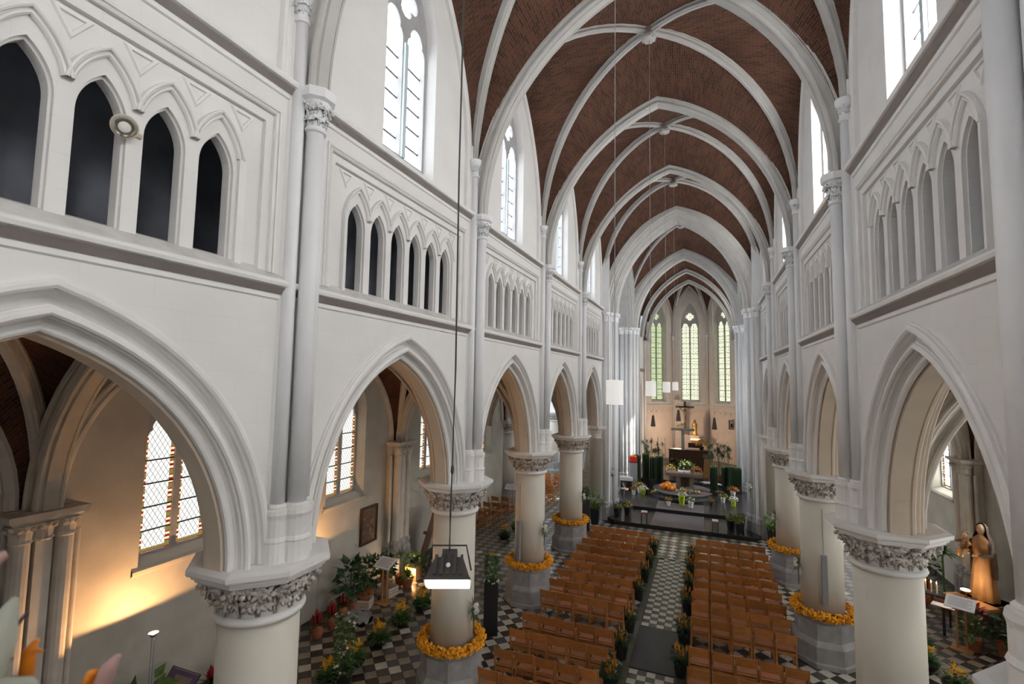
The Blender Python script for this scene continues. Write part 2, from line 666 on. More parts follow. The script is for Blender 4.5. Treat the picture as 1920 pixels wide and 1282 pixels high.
# ------------------------------------------------------------------ the building
Y = {-1: -5.35, 0: -0.27, 1: 4.80, 2: 9.96, 3: 15.04, 4: 20.11, 5: 25.19}
ZA = 4.60                      # top of the abacus, arcade springing
SIDE = {-1: 'left', 1: 'right'}
ORD = ['first', 'second', 'third', 'fourth', 'fifth', 'sixth', 'seventh', 'eighth', 'ninth', 'tenth', 'eleventh',
       'twelfth', 'thirteenth', 'fourteenth', 'fifteenth']


def extr(mb, prof, fmap, u0, u1, mi=0):
    """profile (depth, z) pulled along u"""
    mb.grid([[fmap(u0, z, d) for d, z in prof], [fmap(u1, z, d) for d, z in prof]], mi)
    return mb


def frame_arch(hw, sill, arc, n=10):
    return [(-hw, sill)] + arc.line(n) + [(hw, sill)]


# --- floor -------------------------------------------------------------------
floor = tag(MB().box(-14.2, 14.2, -5.6, 46, -0.3, -0.012).build('floor', M['grout']),
            'black and beige chequered tile floor of the church', 'floor', kind='structure')
T = 0.28
q2 = T / sqrt(2)
OX, OY = -6.015, 10.811
AX0, AX1 = -0.52, 0.505       # paved strip down the centre aisle
PODIUM_Y = 24.3
tiles = []
for i in range(-140, 140):
    for j in range(-140, 140):
        cx = OX + (i + j + 1) * q2
        cy = OY + (i - j) * q2
        if not (-9.2 < cx < 9.2 and 2.0 < cy < 25.3) and not (3.6 < abs(cx) < 13.4 and 25.3 <= cy < 34):
            continue
        if cy > PODIUM_Y and abs(cx) < 3.4:
            continue
        if abs(cx) < 0.86 and cy < 20.45:
            continue
        if min(abs(cx + 9.2), abs(cx - 9.2)) < q2 and cy < 25:
            continue
        p = proj((cx, cy, 0))
        if not p or not (-1500 < p[0] < 3400 and 500 < p[1] < 2400):
            continue
        dark = (i + j) % 2 == 0 if False else (i % 2 == j % 2)
        inframe = -10 < p[0] < 1930 and p[1] < 1292
        # hidden behind the near column shafts?
        tiles.append([(912.98 * T / p[2]) ** 2 * (6.86 / p[2]) if inframe else 0, cx, cy, dark])
tiles.sort(reverse=True)
qv = T / 2 - 0.004


def tile_mesh(name, m):
    mb = MB()
    h = 0.012
    c, d = qv * 2 / sqrt(2), (qv - 0.004) * 2 / sqrt(2)
    mb.add([(c, 0, -h), (0, c, -h), (-c, 0, -h), (0, -c, -h), (c, 0, -.002), (0, c, -.002), (-c, 0, -.002), (0, -c, -.002),
            (d, 0, 0), (0, d, 0), (-d, 0, 0), (0, -d, 0)],
           [(0, 1, 5, 4), (1, 2, 6, 5), (2, 3, 7, 6), (3, 0, 4, 7), (4, 5, 9, 8), (5, 6, 10, 9), (6, 7, 11, 10), (7, 4, 8, 11), (8, 9, 10, 11)])
    return mb.build(name, m, mesh_only=True)


TM = [tile_mesh('tile', M[k]) for k in ('tl', 'tl2', 'td', 'td2')]


def tile_kind(cx, cy, dark):
    h = rnd.random()
    if dark:
        return 3 if h < 0.25 else 2
    pale = 0.85 if 2.9 < abs(cx) < 4.9 else 0.5 if abs(cx) < 3 else 0.1
    return 1 if h < pale else 0


n_single = 0
rest = MB()
for a, cx, cy, dark in tiles:
    k = tile_kind(cx, cy, dark)
    on_col = any(abs(abs(cx) - 4) < 0.62 and abs(cy - y) < 0.62 for y in Y.values())
    if a > 0 and n_single < 250 and not on_col:
        place('tile', TM[k], floor, (cx, cy, 0))
        n_single += 1
    elif not on_col:
        c = qv * sqrt(2)
        rest.add([(cx + c, cy, 0), (cx, cy + c, 0), (cx - c, cy, 0), (cx, cy - c, 0)], [(0, 1, 2, 3)], k)
rest.build('paving', [M['tl'], M['tl2'], M['td'], M['td2']], floor)['kind'] = 'stuff'
# centre aisle: small square tiles, laid straight, border, black slab
border = MB()
border.box(-0.70, AX0 - 0.01, 8, 20.45, -0.05, 0.002)
border.box(AX1 + 0.01, 0.70, 8, 20.45, -0.05, 0.002)
border.build('aisle_border', M['tg'], floor)
TA = 0.205
am = [MB().box(-.098, .098, -.098, .098, -.012, 0).build('small_tile', M[k], mesh_only=True) for k in ('tl2', 'tg', 'td2')]
na = 0
resta = MB()
ny = 0
yy = 8.0
rows_ = []
while yy < 20.4:
    rows_.append(yy)
    yy += TA
for r_, yy in sorted(enumerate(rows_), key=lambda t: t[1]):
    if 12.55 < yy + TA / 2 < 14.78:
        continue
    p = proj((0, yy, 0))
    for c_ in range(5):
        xx = AX0 + (c_ + .5) * TA
        k = 0 if (r_ + c_) % 2 else (1 if rnd.random() < .6 else 2)
        if p and p[1] < 1300 and na < 50:
            place('small_tile', am[k], floor, (xx, yy + TA / 2, 0))
            na += 1
        else:
            resta.box(xx - .098, xx + .098, yy + .004, yy + TA - .004, -.012, 0, k)
resta.build('small_paving', [M['tl2'], M['tg'], M['td2']], floor)['kind'] = 'stuff'
MB().box(-0.56, 0.56, 12.56, 14.76, -0.05, 0.004).build('black_slab', M['blackslab'], floor)
for s_ in (-1, 1):
    MB().box(s_ * .70, s_ * .86 if s_ > 0 else -.86, 8, 20.45, -.05, -.001).build('dark_strip', M['td2'], floor)

# --- columns -----------------------------------------------------------------
P8 = pi / 8
C8 = 1 / cos(P8)
m_pl = MB().lathe([(.74 * C8, 0), (.74 * C8, .10), (.70 * C8, .13), (.70 * C8, .48), (.62 * C8, .60)], 8, ph=P8).build('plinth', M['greystone'], mesh_only=True)
m_up = MB().lathe([(.615 * C8, .60), (.615 * C8, .98), (.57 * C8, 1.0)], 8, ph=P8).build('upper_plinth', M['greystone'], mesh_only=True)
m_ring = MB().lathe([(.56, .98), (.595, 1.0), (.605, 1.03), (.59, 1.06), (.54, 1.075), (.515, 1.10), (.49, 1.12)], 40).build('base_ring', M['greystone'], smooth=True, mesh_only=True)
m_sh = MB().lathe([(.475, 1.15), (.47, 2.2), (.468, 3.92)], 48).build('shaft', M['colp'], smooth=True, mesh_only=True)
m_ast = MB().lathe([(.47, 3.90), (.515, 3.92), (.535, 3.955), (.52, 3.99), (.48, 4.01)], 48).build('necking', M['stone'], smooth=True, mesh_only=True)
m_bell = MB().lathe([(.48, 4.0), (.475, 4.12), (.50, 4.25), (.56, 4.36), (.64, 4.42)], 40).build('bell', M['stone'], smooth=True, mesh_only=True)
m_leaf = capital_leaves(MB(), .50, 4.02, .43, 8, 3, 1.15, 10).build('leaf_carving', M['carve'], smooth=True, mesh_only=True)
m_aba = MB().lathe([(.58 * C8, 4.43), (.69 * C8, 4.44), (.70 * C8, 4.475), (.73 * C8, 4.485), (.735 * C8, 4.51), (.775 * C8, 4.53), (.785 * C8, 4.55), (.785 * C8, 4.60),
                    (.70 * C8, 4.625)], 8, ph=P8).build('abacus', M['stone'], mesh_only=True)


def column(x, y, label):
    t = thing('column', label, 'column', (x, y, 0), kind='structure')
    for nm, me in (('plinth', m_pl), ('upper_plinth', m_up), ('base_ring', m_ring), ('shaft', m_sh), ('necking', m_ast), ('abacus', m_aba)):
        place(nm, me, t)
    b = place('capital', m_bell, t)
    place('leaf_carving', m_leaf, b)['kind'] = 'stuff'
    return t


for sx in (-1, 1):
    for k in (0, 1, 2, 3, 4):
        column(sx * 4, Y[k], 'cream round column with leafy capital, %s side, %s from the altar steps' % (SIDE[sx], ORD[4 - k]))
column(-9.15, 25.75, 'cream round column standing at the end of the left aisle by the lectern')
column(-9.1, 34.4, 'distant cream round column on far side of left transept')

# --- vault shafts ------------------------------------------------------------
def vs_meshes():
    d = {}
    # front shaft
    d['shaft'] = MB().lathe([(.115, 5.28), (.112, 8), (.112, 10.08)], 20).build('front_shaft', M['shaft'], smooth=True, mesh_only=True)
    d['side'] = MB().lathe([(.085, 5.28), (.082, 8), (.082, 11.5)], 16).build('side_shaft', M['shaft'], smooth=True, mesh_only=True)
    pr = [(.165, 4.60), (.165, 4.86), (.175, 4.88), (.165, 4.91), (.155, 4.93), (.155, 5.12), (.17, 5.14), (.185, 5.19), (.175, 5.24), (.14, 5.25), (.145, 5.28), (.115, 5.31)]
    d['base'] = MB().lathe([(r * C8 if z < 5.13 else r, z) for r, z in pr], 16, ph=P8).build('shaft_base', M['stone'], mesh_only=True)
    d['sbase'] = MB().lathe([(r * .8 * C8 if z < 5.13 else r * .8, z) for r, z in pr], 16, ph=P8).build('side_shaft_base', M['stone'], mesh_only=True)
    b = MB().lathe([(.115, 10.05), (.14, 10.065), (.145, 10.09), (.125, 10.12), (.12, 10.2), (.14, 10.33), (.19, 10.46)], 20)
    d['cap'] = b.build('shaft_capital', M['shaft'], smooth=True, mesh_only=True)
    d['capleaf'] = capital_leaves(MB(), .135, 10.12, .34, 6, 5, .66, 7).build('leaf_carving', M['shaft'], smooth=True, mesh_only=True)
    d['abacus'] = MB().lathe([(.18 * C8, 10.45), (.225 * C8, 10.48), (.235 * C8, 10.55), (.235 * C8, 10.60)], 8, ph=P8).build('shaft_abacus', M['shaft'], mesh_only=True)
    d['scap'] = MB().lathe([(.085, 11.46), (.105, 11.475), (.108, 11.50), (.09, 11.52), (.092, 11.6), (.115, 11.74), (.14, 11.77), (.15, 11.83), (.15, 11.87)], 16).build('side_capital', M['shaft'], smooth=True, angle=.7, mesh_only=True)
    d['sleaf'] = capital_leaves(MB(), .095, 11.56, .18, 4, 6, .34, 4).build('leaf_carving', M['shaft'], smooth=True, mesh_only=True)
    return d


VS = vs_meshes()


def vault_shaft(wall, sx, y):
    e = bpy.data.objects.new('vault_shaft', VS['shaft'])
    COL.objects.link(e)
    e.parent = wall
    e.location = (sx * 3.49, y, 0)
    for nm in ('base', 'cap', 'capleaf', 'abacus'):
        place({'base': 'shaft_base', 'cap': 'shaft_capital', 'capleaf': 'leaf_carving', 'abacus': 'shaft_abacus'}[nm], VS[nm], e)
    for s in (-1, 1):
        o = place('side_shaft', VS['side'], wall, (sx * 3.60, y + s * .20, 0))
        for nm in ('sbase', 'scap', 'sleaf'):
            place({'sbase': 'side_shaft_base', 'scap': 'side_capital', 'sleaf': 'leaf_carving'}[nm], VS[nm], o)


# --- windows -----------------------------------------------------------------
NWIN = [0]


def lobed(cx, cz, r, lobes, a0, a1, n, depth=.3, sharp=1.0):
    out = []
    for i in range(n + 1):
        a = a0 + (a1 - a0) * i / n
        k = 1 - depth + depth * abs(cos(lobes * (a - pi / 2) / 2)) ** .6
        rr = r * k
        out.append((cx + rr * cos(a), cz + rr * sin(a) * sharp))
    return out


def window(fm, hw, sill, spring, apex, d, rows, glass, label, border=None, split=2, mull='mull', plate=.12):
    NWIN[0] += 1
    t = thing('window_%d' % NWIN[0], label, 'window', kind='structure')
    arc = Arc(hw, apex - spring, spring)
    out = frame_arch(hw + .02, sill, arc)
    a = (hw - .05) / 2 - .035
    hs = spring - .22
    loops = [out]
    for s in (-1, 1):
        c = s * (hw - .05 + .045) / 2
        lp = [(c + a, sill + .04)] + lobed(c, hs, a, 3, 0, pi, 18, .28, 1.3) + [(c - a, sill + .04)]
        loops.append(lp)
    zc = spring + (apex - spring) * .40
    rq = min(hw * .50, (apex - spring) * .36)
    q = lobed(0, zc, rq, 4, 0, 2 * pi, 32, .42)[:-1]
    loops.append(q)
    MB().slab(loops, fm, d, d + plate).build('tracery', M['tracery'], t)
    if mull:
        MB().add([fm(u, z, dd) for u in (-.05, .05) for z in (sill + .02, hs - .1) for dd in (d - .05, d + .02)],
                 [(0, 1, 3, 2), (4, 6, 7, 5), (0, 4, 5, 1), (2, 3, 7, 6), (0, 2, 6, 4), (1, 5, 7, 3)]).build('mullion', M[mull], t)
    step = (hs - sill) / rows
    for s in (-1, 1):
        c = s * (hw - .05 + .045) / 2
        for i in range(rows):
            z0, z1 = sill + i * step - (.1 if i == 0 else 0), sill + (i + 1) * step + (.05 if i == rows - 1 else 0)
            pa = a - .085 if border else a + .05
            pts = [(c - pa, z0), (c + pa, z0), (c + pa, z1), (c - pa, z1)]
            MB().add([fm(u, z, d + plate + .02) for u, z in pts], [(0, 1, 2, 3)], 0, [(u, z) for u, z in pts]).build('pane', M[glass], t)
            if i:
                zb = sill + i * step
                MB().add([fm(u, z, dd) for u in (c - a, c + a) for z in (zb - .014, zb + .014) for dd in (d + plate - .02, d + plate + .005)],
                         [(0, 1, 3, 2), (4, 6, 7, 5), (0, 4, 5, 1), (2, 3, 7, 6), (0, 2, 6, 4), (1, 5, 7, 3)]).build('saddle_bar', M['iron'], t)
        if border:
            mb = MB()
            for u0, u1, z0, z1 in ((c - a - .05, c - a + .085, sill, hs + .3), (c + a - .085, c + a + .05, sill, hs + .3), (c - a, c + a, sill + .04, sill + .115)):
                pts = [(u0, z0), (u1, z0), (u1, z1), (u0, z1)]
                mb.add([fm(u, z, d + plate + .012) for u, z in pts], [(0, 1, 2, 3)], 0, pts)
            mb.build('coloured_border', M[border], t)
    head = [(-hw - .05, hs)] + [(u * 1.06, z) for u, z in arc.line(10)] + [(hw + .05, hs)]
    mb = MB()
    tri = tessellate_polygon([[Vector((u, z, 0)) for u, z in head]])
    mb.add([fm(u, z, d + plate + .025) for u, z in head], [tuple(x) for x in tri], 0, head)
    mb.build('head_pane', M[glass], t)
    return t


# --- nave walls --------------------------------------------------------------
ARCADE = [(.05, 3.67), (.05, 3.645), (.02, 3.645), (.02, 3.615), (-.005, 3.595), (-.04, 3.595), (-.065, 3.615), (-.065, 3.665), (-.085, 3.685), (-.085, 3.735), (-.115, 3.765), (-.155, 3.765),
          (-.185, 3.735), (-.185, 3.69), (-.20, 3.69), (-.205, 3.665), (-.225, 3.645), (-.255, 3.645), (-.275, 3.665), (-.275, 3.70), (-.29, 3.715), (-.29, 3.77), (-.31, 3.80), (-.345, 3.80), (-.345, 3.785), (-.375, 3.785), (-.395, 3.80), (-.40, 3.84)]
SOFFIT = [(-.40, 3.84), (-.38, 3.85), (-.38, 3.865), (-.425, 3.875), (-.425, 4.125), (-.38, 4.135), (-.38, 4.15), (-.40, 4.16)]
ARCADE_B = [(a, 8.0 - b) for a, b in ARCADE][::-1]
_TR = [(.275, -.205), (.23, -.205), (.225, -.18), (.20, -.18), (.20, -.15), (.15, -.125), (.105, -.125), (.105, -.15), (.08, -.175), (.045, -.175), (.02, -.155), (.02, -.12), (.03, -.12), (.03, -.095), (.0, -.08)]
TRANS = _TR + [(a, -b) for a, b in _TR[::-1]]
_DI = [(.26, -.12), (.15, -.12), (.135, -.10), (.11, -.10), (.095, -.07), (.06, -.06), (.06, -.075), (.035, -.085), (.01, -.075), (.01, -.045), (-.015, -.025)]
DIAG = _DI + [(a, -b) for a, b in _DI[::-1]]
NL, LS = 6, 0.555              # lancets per bay and their spacing

tri_meshes = {}


def spandrel(mb, fm, u, z, w, h, d):
    o = [(u - w, z), (u + w, z), (u, z - h)]
    g = .42
    cx, cz = u, z - h / 3
    i = [(cx + (a - cx) * g, cz + (b - cz) * g) for a, b in o]
    vs = [fm(a, b, d) for a, b in o] + [fm(a, b, d - .022) for a, b in [(cx + (a - cx) * .86, cz + (b - cz) * .86) for a, b in o]] + \
         [fm(a, b, d - .022) for a, b in [(cx + (a - cx) * .6, cz + (b - cz) * .6) for a, b in o]] + [fm(a, b, d + .03) for a, b in i]
    fs = []
    for r in range(3):
        for k in range(3):
            l = (k + 1) % 3
            fs.append((r * 3 + k, r * 3 + l, r * 3 + 3 + l, r * 3 + 3 + k))
    fs.append((9, 10, 11))
    mb.add(vs, fs)


def nave_bay(wall, sx, ya, yb, glass, label):
    yc = (ya + yb) / 2
    hb = (yb - ya) / 2

    def fm(u, v, b):
        return (sx * b, yc + u, v)
    arc = Arc(hb - .27, 3.01, ZA)
    lp = [(-hb, ZA)] + arc.line(16) + [(hb, ZA), (hb, 7.95), (-hb, 7.95)]
    MB().slab([lp], fm, 3.67, 4.33).build('arcade_wall', M['wall'], wall)
    arch_loft(MB(), arc, ARCADE, fm, 16).build('arch_moulding', M['stone'], wall, smooth=True, angle=.5)
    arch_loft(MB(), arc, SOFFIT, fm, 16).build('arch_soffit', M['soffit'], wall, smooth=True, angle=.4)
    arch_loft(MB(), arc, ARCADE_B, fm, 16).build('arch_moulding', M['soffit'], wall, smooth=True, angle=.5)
    # string course under the gallery
    extr(MB(), [(3.67, 7.80), (3.645, 7.815), (3.645, 7.87), (3.63, 7.88), (3.575, 7.955), (3.545, 7.965), (3.535, 8.0), (3.545, 8.03), (3.58, 8.05)], fm, -hb, hb).build('string_course', M['stone'], wall)
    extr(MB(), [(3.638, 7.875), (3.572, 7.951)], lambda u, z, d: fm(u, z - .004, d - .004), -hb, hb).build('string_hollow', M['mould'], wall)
    extr(MB(), [(3.58, 8.05), (3.76, 8.19), (4.02, 8.27)], fm, -hb, hb).build('dusty_sill', M['dust'], wall)
    # gallery stage
    pw, ptop = 2.07, 10.12
    for (a, tp, d0, d1) in ((pw, ptop, 3.67, 3.70), (pw - .12, ptop - .13, 3.70, 3.75)):
        MB().slab([[(-hb, 8.0), (-a, 8.0), (-a, tp), (a, tp), (a, 8.0), (hb, 8.0), (hb, 10.62), (-hb, 10.62)]], fm, d0, d1).build('gallery_frame', M['wall'], wall)
    for (w, d0, d1, ap) in ((.205, 3.75, 3.79, .40), (.185, 3.79, 3.90, .37)):
        loops = [[(-pw, 8.0), (pw, 8.0), (pw, ptop), (-pw, ptop)]]
        for i in range(NL):
            c = (i - (NL - 1) / 2) * LS
            a2 = Arc(w, ap, 9.16)
            loops.append([(c - w, 8.12)] + [(c + u, z) for u, z in a2.line(7)] + [(c + w, 8.12)])
        MB().slab(loops, fm, d0, d1).build('lancet_arcade', M['wall'], wall)
    for i in range(NL):
        c = (i - (NL - 1) / 2) * LS
        arch_loft(MB(), Arc(.258, .50, 9.24), [(-.012, 3.76), (-.012, 3.725), (.0, 3.705), (.016, 3.705), (.022, 3.722), (.032, 3.722), (.036, 3.69), (.05, 3.68), (.064, 3.69), (.07, 3.725), (.07, 3.76)],
                  lambda u, z, d, c=c: fm(c + u, z, d), 7, v0=.116).build('hood_mould', M['stone'], wall)
        if i in (0, NL - 1):
            s = -1 if i == 0 else 1
            MB().hexa([fm(c + s * u, 8.14, d) for u, d in ((.25, 3.75), (.25, 3.705), (.325, 3.69), (.325, 3.75))],
                      [fm(c + s * u, 9.36, d) for u, d in ((.25, 3.75), (.25, 3.705), (.325, 3.69), (.325, 3.75))]).build('hood_leg', M['stone'], wall)
    for i in range(NL + 1):
        c = (i - NL / 2) * LS
        MBs = MB()
        spandrel(MBs, fm, c, 9.955, .165, .25, 3.75)
        MBs.build('spandrel', M['stone'], wall)
    RP = [(-.01, 3.70), (-.01, 3.655), (.012, 3.64), (.03, 3.655), (.03, 3.668), (.045, 3.668), (.045, 3.65), (.07, 3.64), (.085, 3.655), (.085, 3.68)]
    fr = MB()
    fr.grid([[fm(-pw - a, 8.12, d) for a, d in RP], [fm(-pw - a, ptop + a, d) for a, d in RP], [fm(pw + a, ptop + a, d) for a, d in RP], [fm(pw + a, 8.12, d) for a, d in RP]])
    fr.build('roll_moulding', M['stone'], wall)
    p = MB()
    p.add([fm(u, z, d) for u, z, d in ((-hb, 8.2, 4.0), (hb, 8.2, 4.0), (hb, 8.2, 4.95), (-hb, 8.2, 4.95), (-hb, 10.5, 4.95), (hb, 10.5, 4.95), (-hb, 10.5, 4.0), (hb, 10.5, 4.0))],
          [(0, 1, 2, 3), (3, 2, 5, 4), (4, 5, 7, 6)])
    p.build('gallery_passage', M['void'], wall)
    # clerestory string, sill, wall
    extr(MB(), [(3.67, 10.40), (3.645, 10.415), (3.645, 10.47), (3.63, 10.48), (3.585, 10.545), (3.55, 10.555), (3.54, 10.59), (3.55, 10.63), (3.585, 10.65), (3.76, 10.76)], fm, -hb, hb).build('string_course', M['stone'], wall)
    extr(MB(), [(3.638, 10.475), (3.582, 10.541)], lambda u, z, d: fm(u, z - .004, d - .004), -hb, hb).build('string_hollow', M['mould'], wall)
    hw, sill, spr, ap = .82, 10.74, 13.50, 15.10
    a3 = Arc(hw, ap - spr, spr)
    hole = frame_arch(hw, sill, a3)
    MB().slab([[(-hb, 10.6), (hb, 10.6), (hb, 16.6), (-hb, 16.6)], hole], fm, 3.75, 3.76, back=False).build('clerestory_wall', M['wall'], wall)
    a4 = Arc(.755, ap - spr - .09, spr)
    inner = frame_arch(.755, 10.93, a4)
    MB().grid([[fm(u, z, 3.75) for u, z in hole + hole[:1]], [fm(u, z, 3.95) for u, z in inner + inner[:1]]]).build('window_splay', M['wall'], wall)
    window(fm, .755, 10.93, spr, ap - .09, 3.95, 6, glass, label)
    MB().slab([[(-hb, 10.5), (hb, 10.5), (hb, 16.6), (-hb, 16.6)], inner], fm, 4.2, 4.3).build('outer_wall', M['wall'], wall)
    F = Arc(hb - .36, 4.15, 11.75)
    arch_loft(MB(), F, [(.12, 3.76), (.12, 3.66), (.06, 3.655), (.03, 3.68), (.0, 3.68), (-.03, 3.655), (-.06, 3.68), (-.07, 3.76)], fm, 14, stilt=1.05).build('wall_rib', M['stone'], wall, smooth=True, angle=.5)


wall_left = thing('wall_left', 'white nave wall on the left with arcade, gallery lancets and clerestory', 'wall', kind='structure')
wall_right = thing('wall_right', 'grey-white nave wall on the right with arcade and gallery lancets', 'wall', kind='structure')
WALLS = {-1: wall_left, 1: wall_right}
for sx in (-1, 1):
    for k in range(-1, 5):
        nave_bay(WALLS[sx], sx, Y[k], Y[k + 1], 'gl_l' if sx < 0 else 'gl_r',
                 'bright two-light clerestory window high in the %s nave wall, %s from the altar' % (SIDE[sx], ORD[4 - k]))
    for k in range(0, 5):
        vault_shaft(WALLS[sx], sx, Y[k])
        MB().add([(sx * b, Y[k] + u, z) for z in (ZA, 12.2) for b, u in ((3.70, -.33), (3.63, -.27), (3.63, .27), (3.70, .33))],
                 [(0, 1, 5, 4), (1, 2, 6, 5), (2, 3, 7, 6)]).build('pilaster_strip', M['stone'], WALLS[sx])

# --- vaults ------------------------------------------------------------------
ceiling = thing('ceiling', 'ribbed brick vault with pale stone ribs over the nave', 'ceiling', kind='structure')


def web(mb, A, B, n=18, m=6, camber=.06, uoff=0.0):
    rows, uvs = [], []
    v = 0.0
    prev = None
    for i in range(n + 1):
        t = i / n
        a, b = Vector(A(t)), Vector(B(t))
        mid = (a + b) / 2
        if prev is not None:
            v += (mid - prev).length
        prev = mid
        L = (b - a).length
        r, q = [], []
        for j in range(m + 1):
            s = j / m
            p = a.lerp(b, s)
            p.z += camber * sin(pi * s) * min(1, L)
            r.append(tuple(p))
            q.append((uoff + s * L, v))
        rows.append(r)
        uvs.append(q)
    mb.grid(rows, 0, uvs)


def vault(parent, x0, x1, y0, y1, TA_, FA, zD, zK, zs, toff=.22, foff=.06, ty=0.0, boss=True, ribm='rib', openx=0.0):
    """four-part vault: TA_ spans x at y0/y1, FA spans y at x0/x1"""
    xc, yc = (x0 + x1) / 2, (y0 + y1) / 2
    hx, hy = (x1 - x0) / 2, (y1 - y0) / 2
    hd = sqrt(hx * hx + hy * hy)
    D = Arc(hd, zK - zD, zD)
    cx, cy = hx / hd, hy / hd
    mb = MB()
    for sx in (-1, 1):
        for sy in (-1, 1):
            def Dp(t, sx=sx, sy=sy):
                u, z = D.pt(t, .14, max(0, zs - zD))
                return (xc + sx * u * cx, yc + sy * u * cy, z)

            def Tp(t, sx=sx, sy=sy):
                u, z = TA_.pt(t, toff, max(0, zs - TA_.z0))
                return (xc + sx * u, yc + sy * (hy - ty), z)

            def Fp(t, sx=sx, sy=sy):
                u, z = FA.pt(t, foff, max(0, zs - FA.z0))
                return (xc + sx * (hx + openx), yc + sy * u, z)
            web(mb, Tp, Dp, uoff=rnd.random())
            web(mb, Fp, Dp, uoff=rnd.random())
    mb.build('brick_web', M['brick'], parent, smooth=True)
    for s in (-1, 1):
        arch_loft(MB(), D, DIAG, lambda u, z, b, s=s: (xc + u * cx - s * b * cy, yc + s * u * cy + b * cx, z), 16).build('diagonal_rib', M[ribm], parent, smooth=True, angle=.5)
    if boss:
        b = MB().lathe([(.02, zK - .20), (.13, zK - .19), (.18, zK - .13), (.19, zK - .08), (.15, zK - .04), (.16, zK + .2)], 16, (xc, yc))
        q = random.Random(int(yc * 10))
        for i in range(9):
            a = 2 * pi * i / 9
            b.ball((xc + .14 * cos(a), yc + .14 * sin(a), zK - .15), (.06, .05, .045), 1)
        b.build('boss', M['rib'], parent, smooth=True)


TN = Arc(3.40, 4.75, 10.60)
for k in range(-1, 5):
    ya, yb = Y[k], Y[k + 1]
    vault(ceiling, -3.56, 3.56, ya + .2, yb - .2, TN, Arc((yb - ya) / 2 - .36, 4.15, 11.75), 11.87, 15.95, 11.87, openx=.14)
    if k >= 0:
        arch_loft(MB(), TN, TRANS, lambda u, z, b, y=ya: (u, y + b, z), 20).build('transverse_arch', M['rib'], ceiling, smooth=True, angle=.5)
# roof light-block above the vault
tag(MB().box(-15, 15, -6, 46, 17.2, 17.4).build('roof', M['void']), 'dark roof deck above the brick vault', 'roof', kind='structure')

# --- aisles ------------------------------------------------------------------
AW = 9.20
resp = {}
_b = MB()
for (c, r) in (((0.02, -.29), .135), ((.02, .29), .135), ((-.10, -.54), .05), ((-.10, .54), .05)):
    _b.lathe([(r, 1.2), (r, 4.15)], 14, c)
_b.box(-.10, .08, -.115, .115, 1.2, 4.3)
_b.box(-.35, -.12, -.46, .46, 0, 4.62)
resp['shafts'] = _b.build('respond_shaft', M['astone'], mesh_only=True)
_b = MB()
for c in ((0.02, -.29), (.02, .29), (.02, 0)):
    _b.lathe([(.22, 0), (.22, .9), (.17, .98), (.17, 1.08), (.2, 1.12), (.19, 1.18), (.14, 1.22)], 8, c, ph=P8)
_b.box(-.35, -.08, -.58, .58, 0, 1.0)
resp['base'] = _b.build('respond_base', M['greystone'], mesh_only=True)
_b = MB()
for c in ((0.02, -.29), (.02, .29), (.0, 0)):
    _b.lathe([(.135, 4.12), (.16, 4.15), (.14, 4.19), (.15, 4.3), (.2, 4.42)], 12, c)
    for i in range(7):
        a = -pi / 2 + pi * i / 6
        _b.ball((c[0] + .18 * cos(a), c[1] + .18 * sin(a), 4.36 + .03 * (i % 2)), (.045, .045, .05), 1)
_b.hexa([(x, y, 4.42) for x, y in ((-.35, -.42), (.14, -.42), (.14, .42), (-.35, .42))], [(x, y, 4.49) for x, y in ((-.35, -.50), (.20, -.50), (.20, .50), (-.35, .50))])
_b.box(-.35, .22, -.51, .51, 4.49, 4.52)
_b.box(-.35, .25, -.54, .54, 4.52, 4.60)
resp['cap'] = _b.build('respond_capital', M['astone'], smooth=False, mesh_only=True)
AT = Arc(2.10, 2.85, ZA)
aisle_ceiling = {}
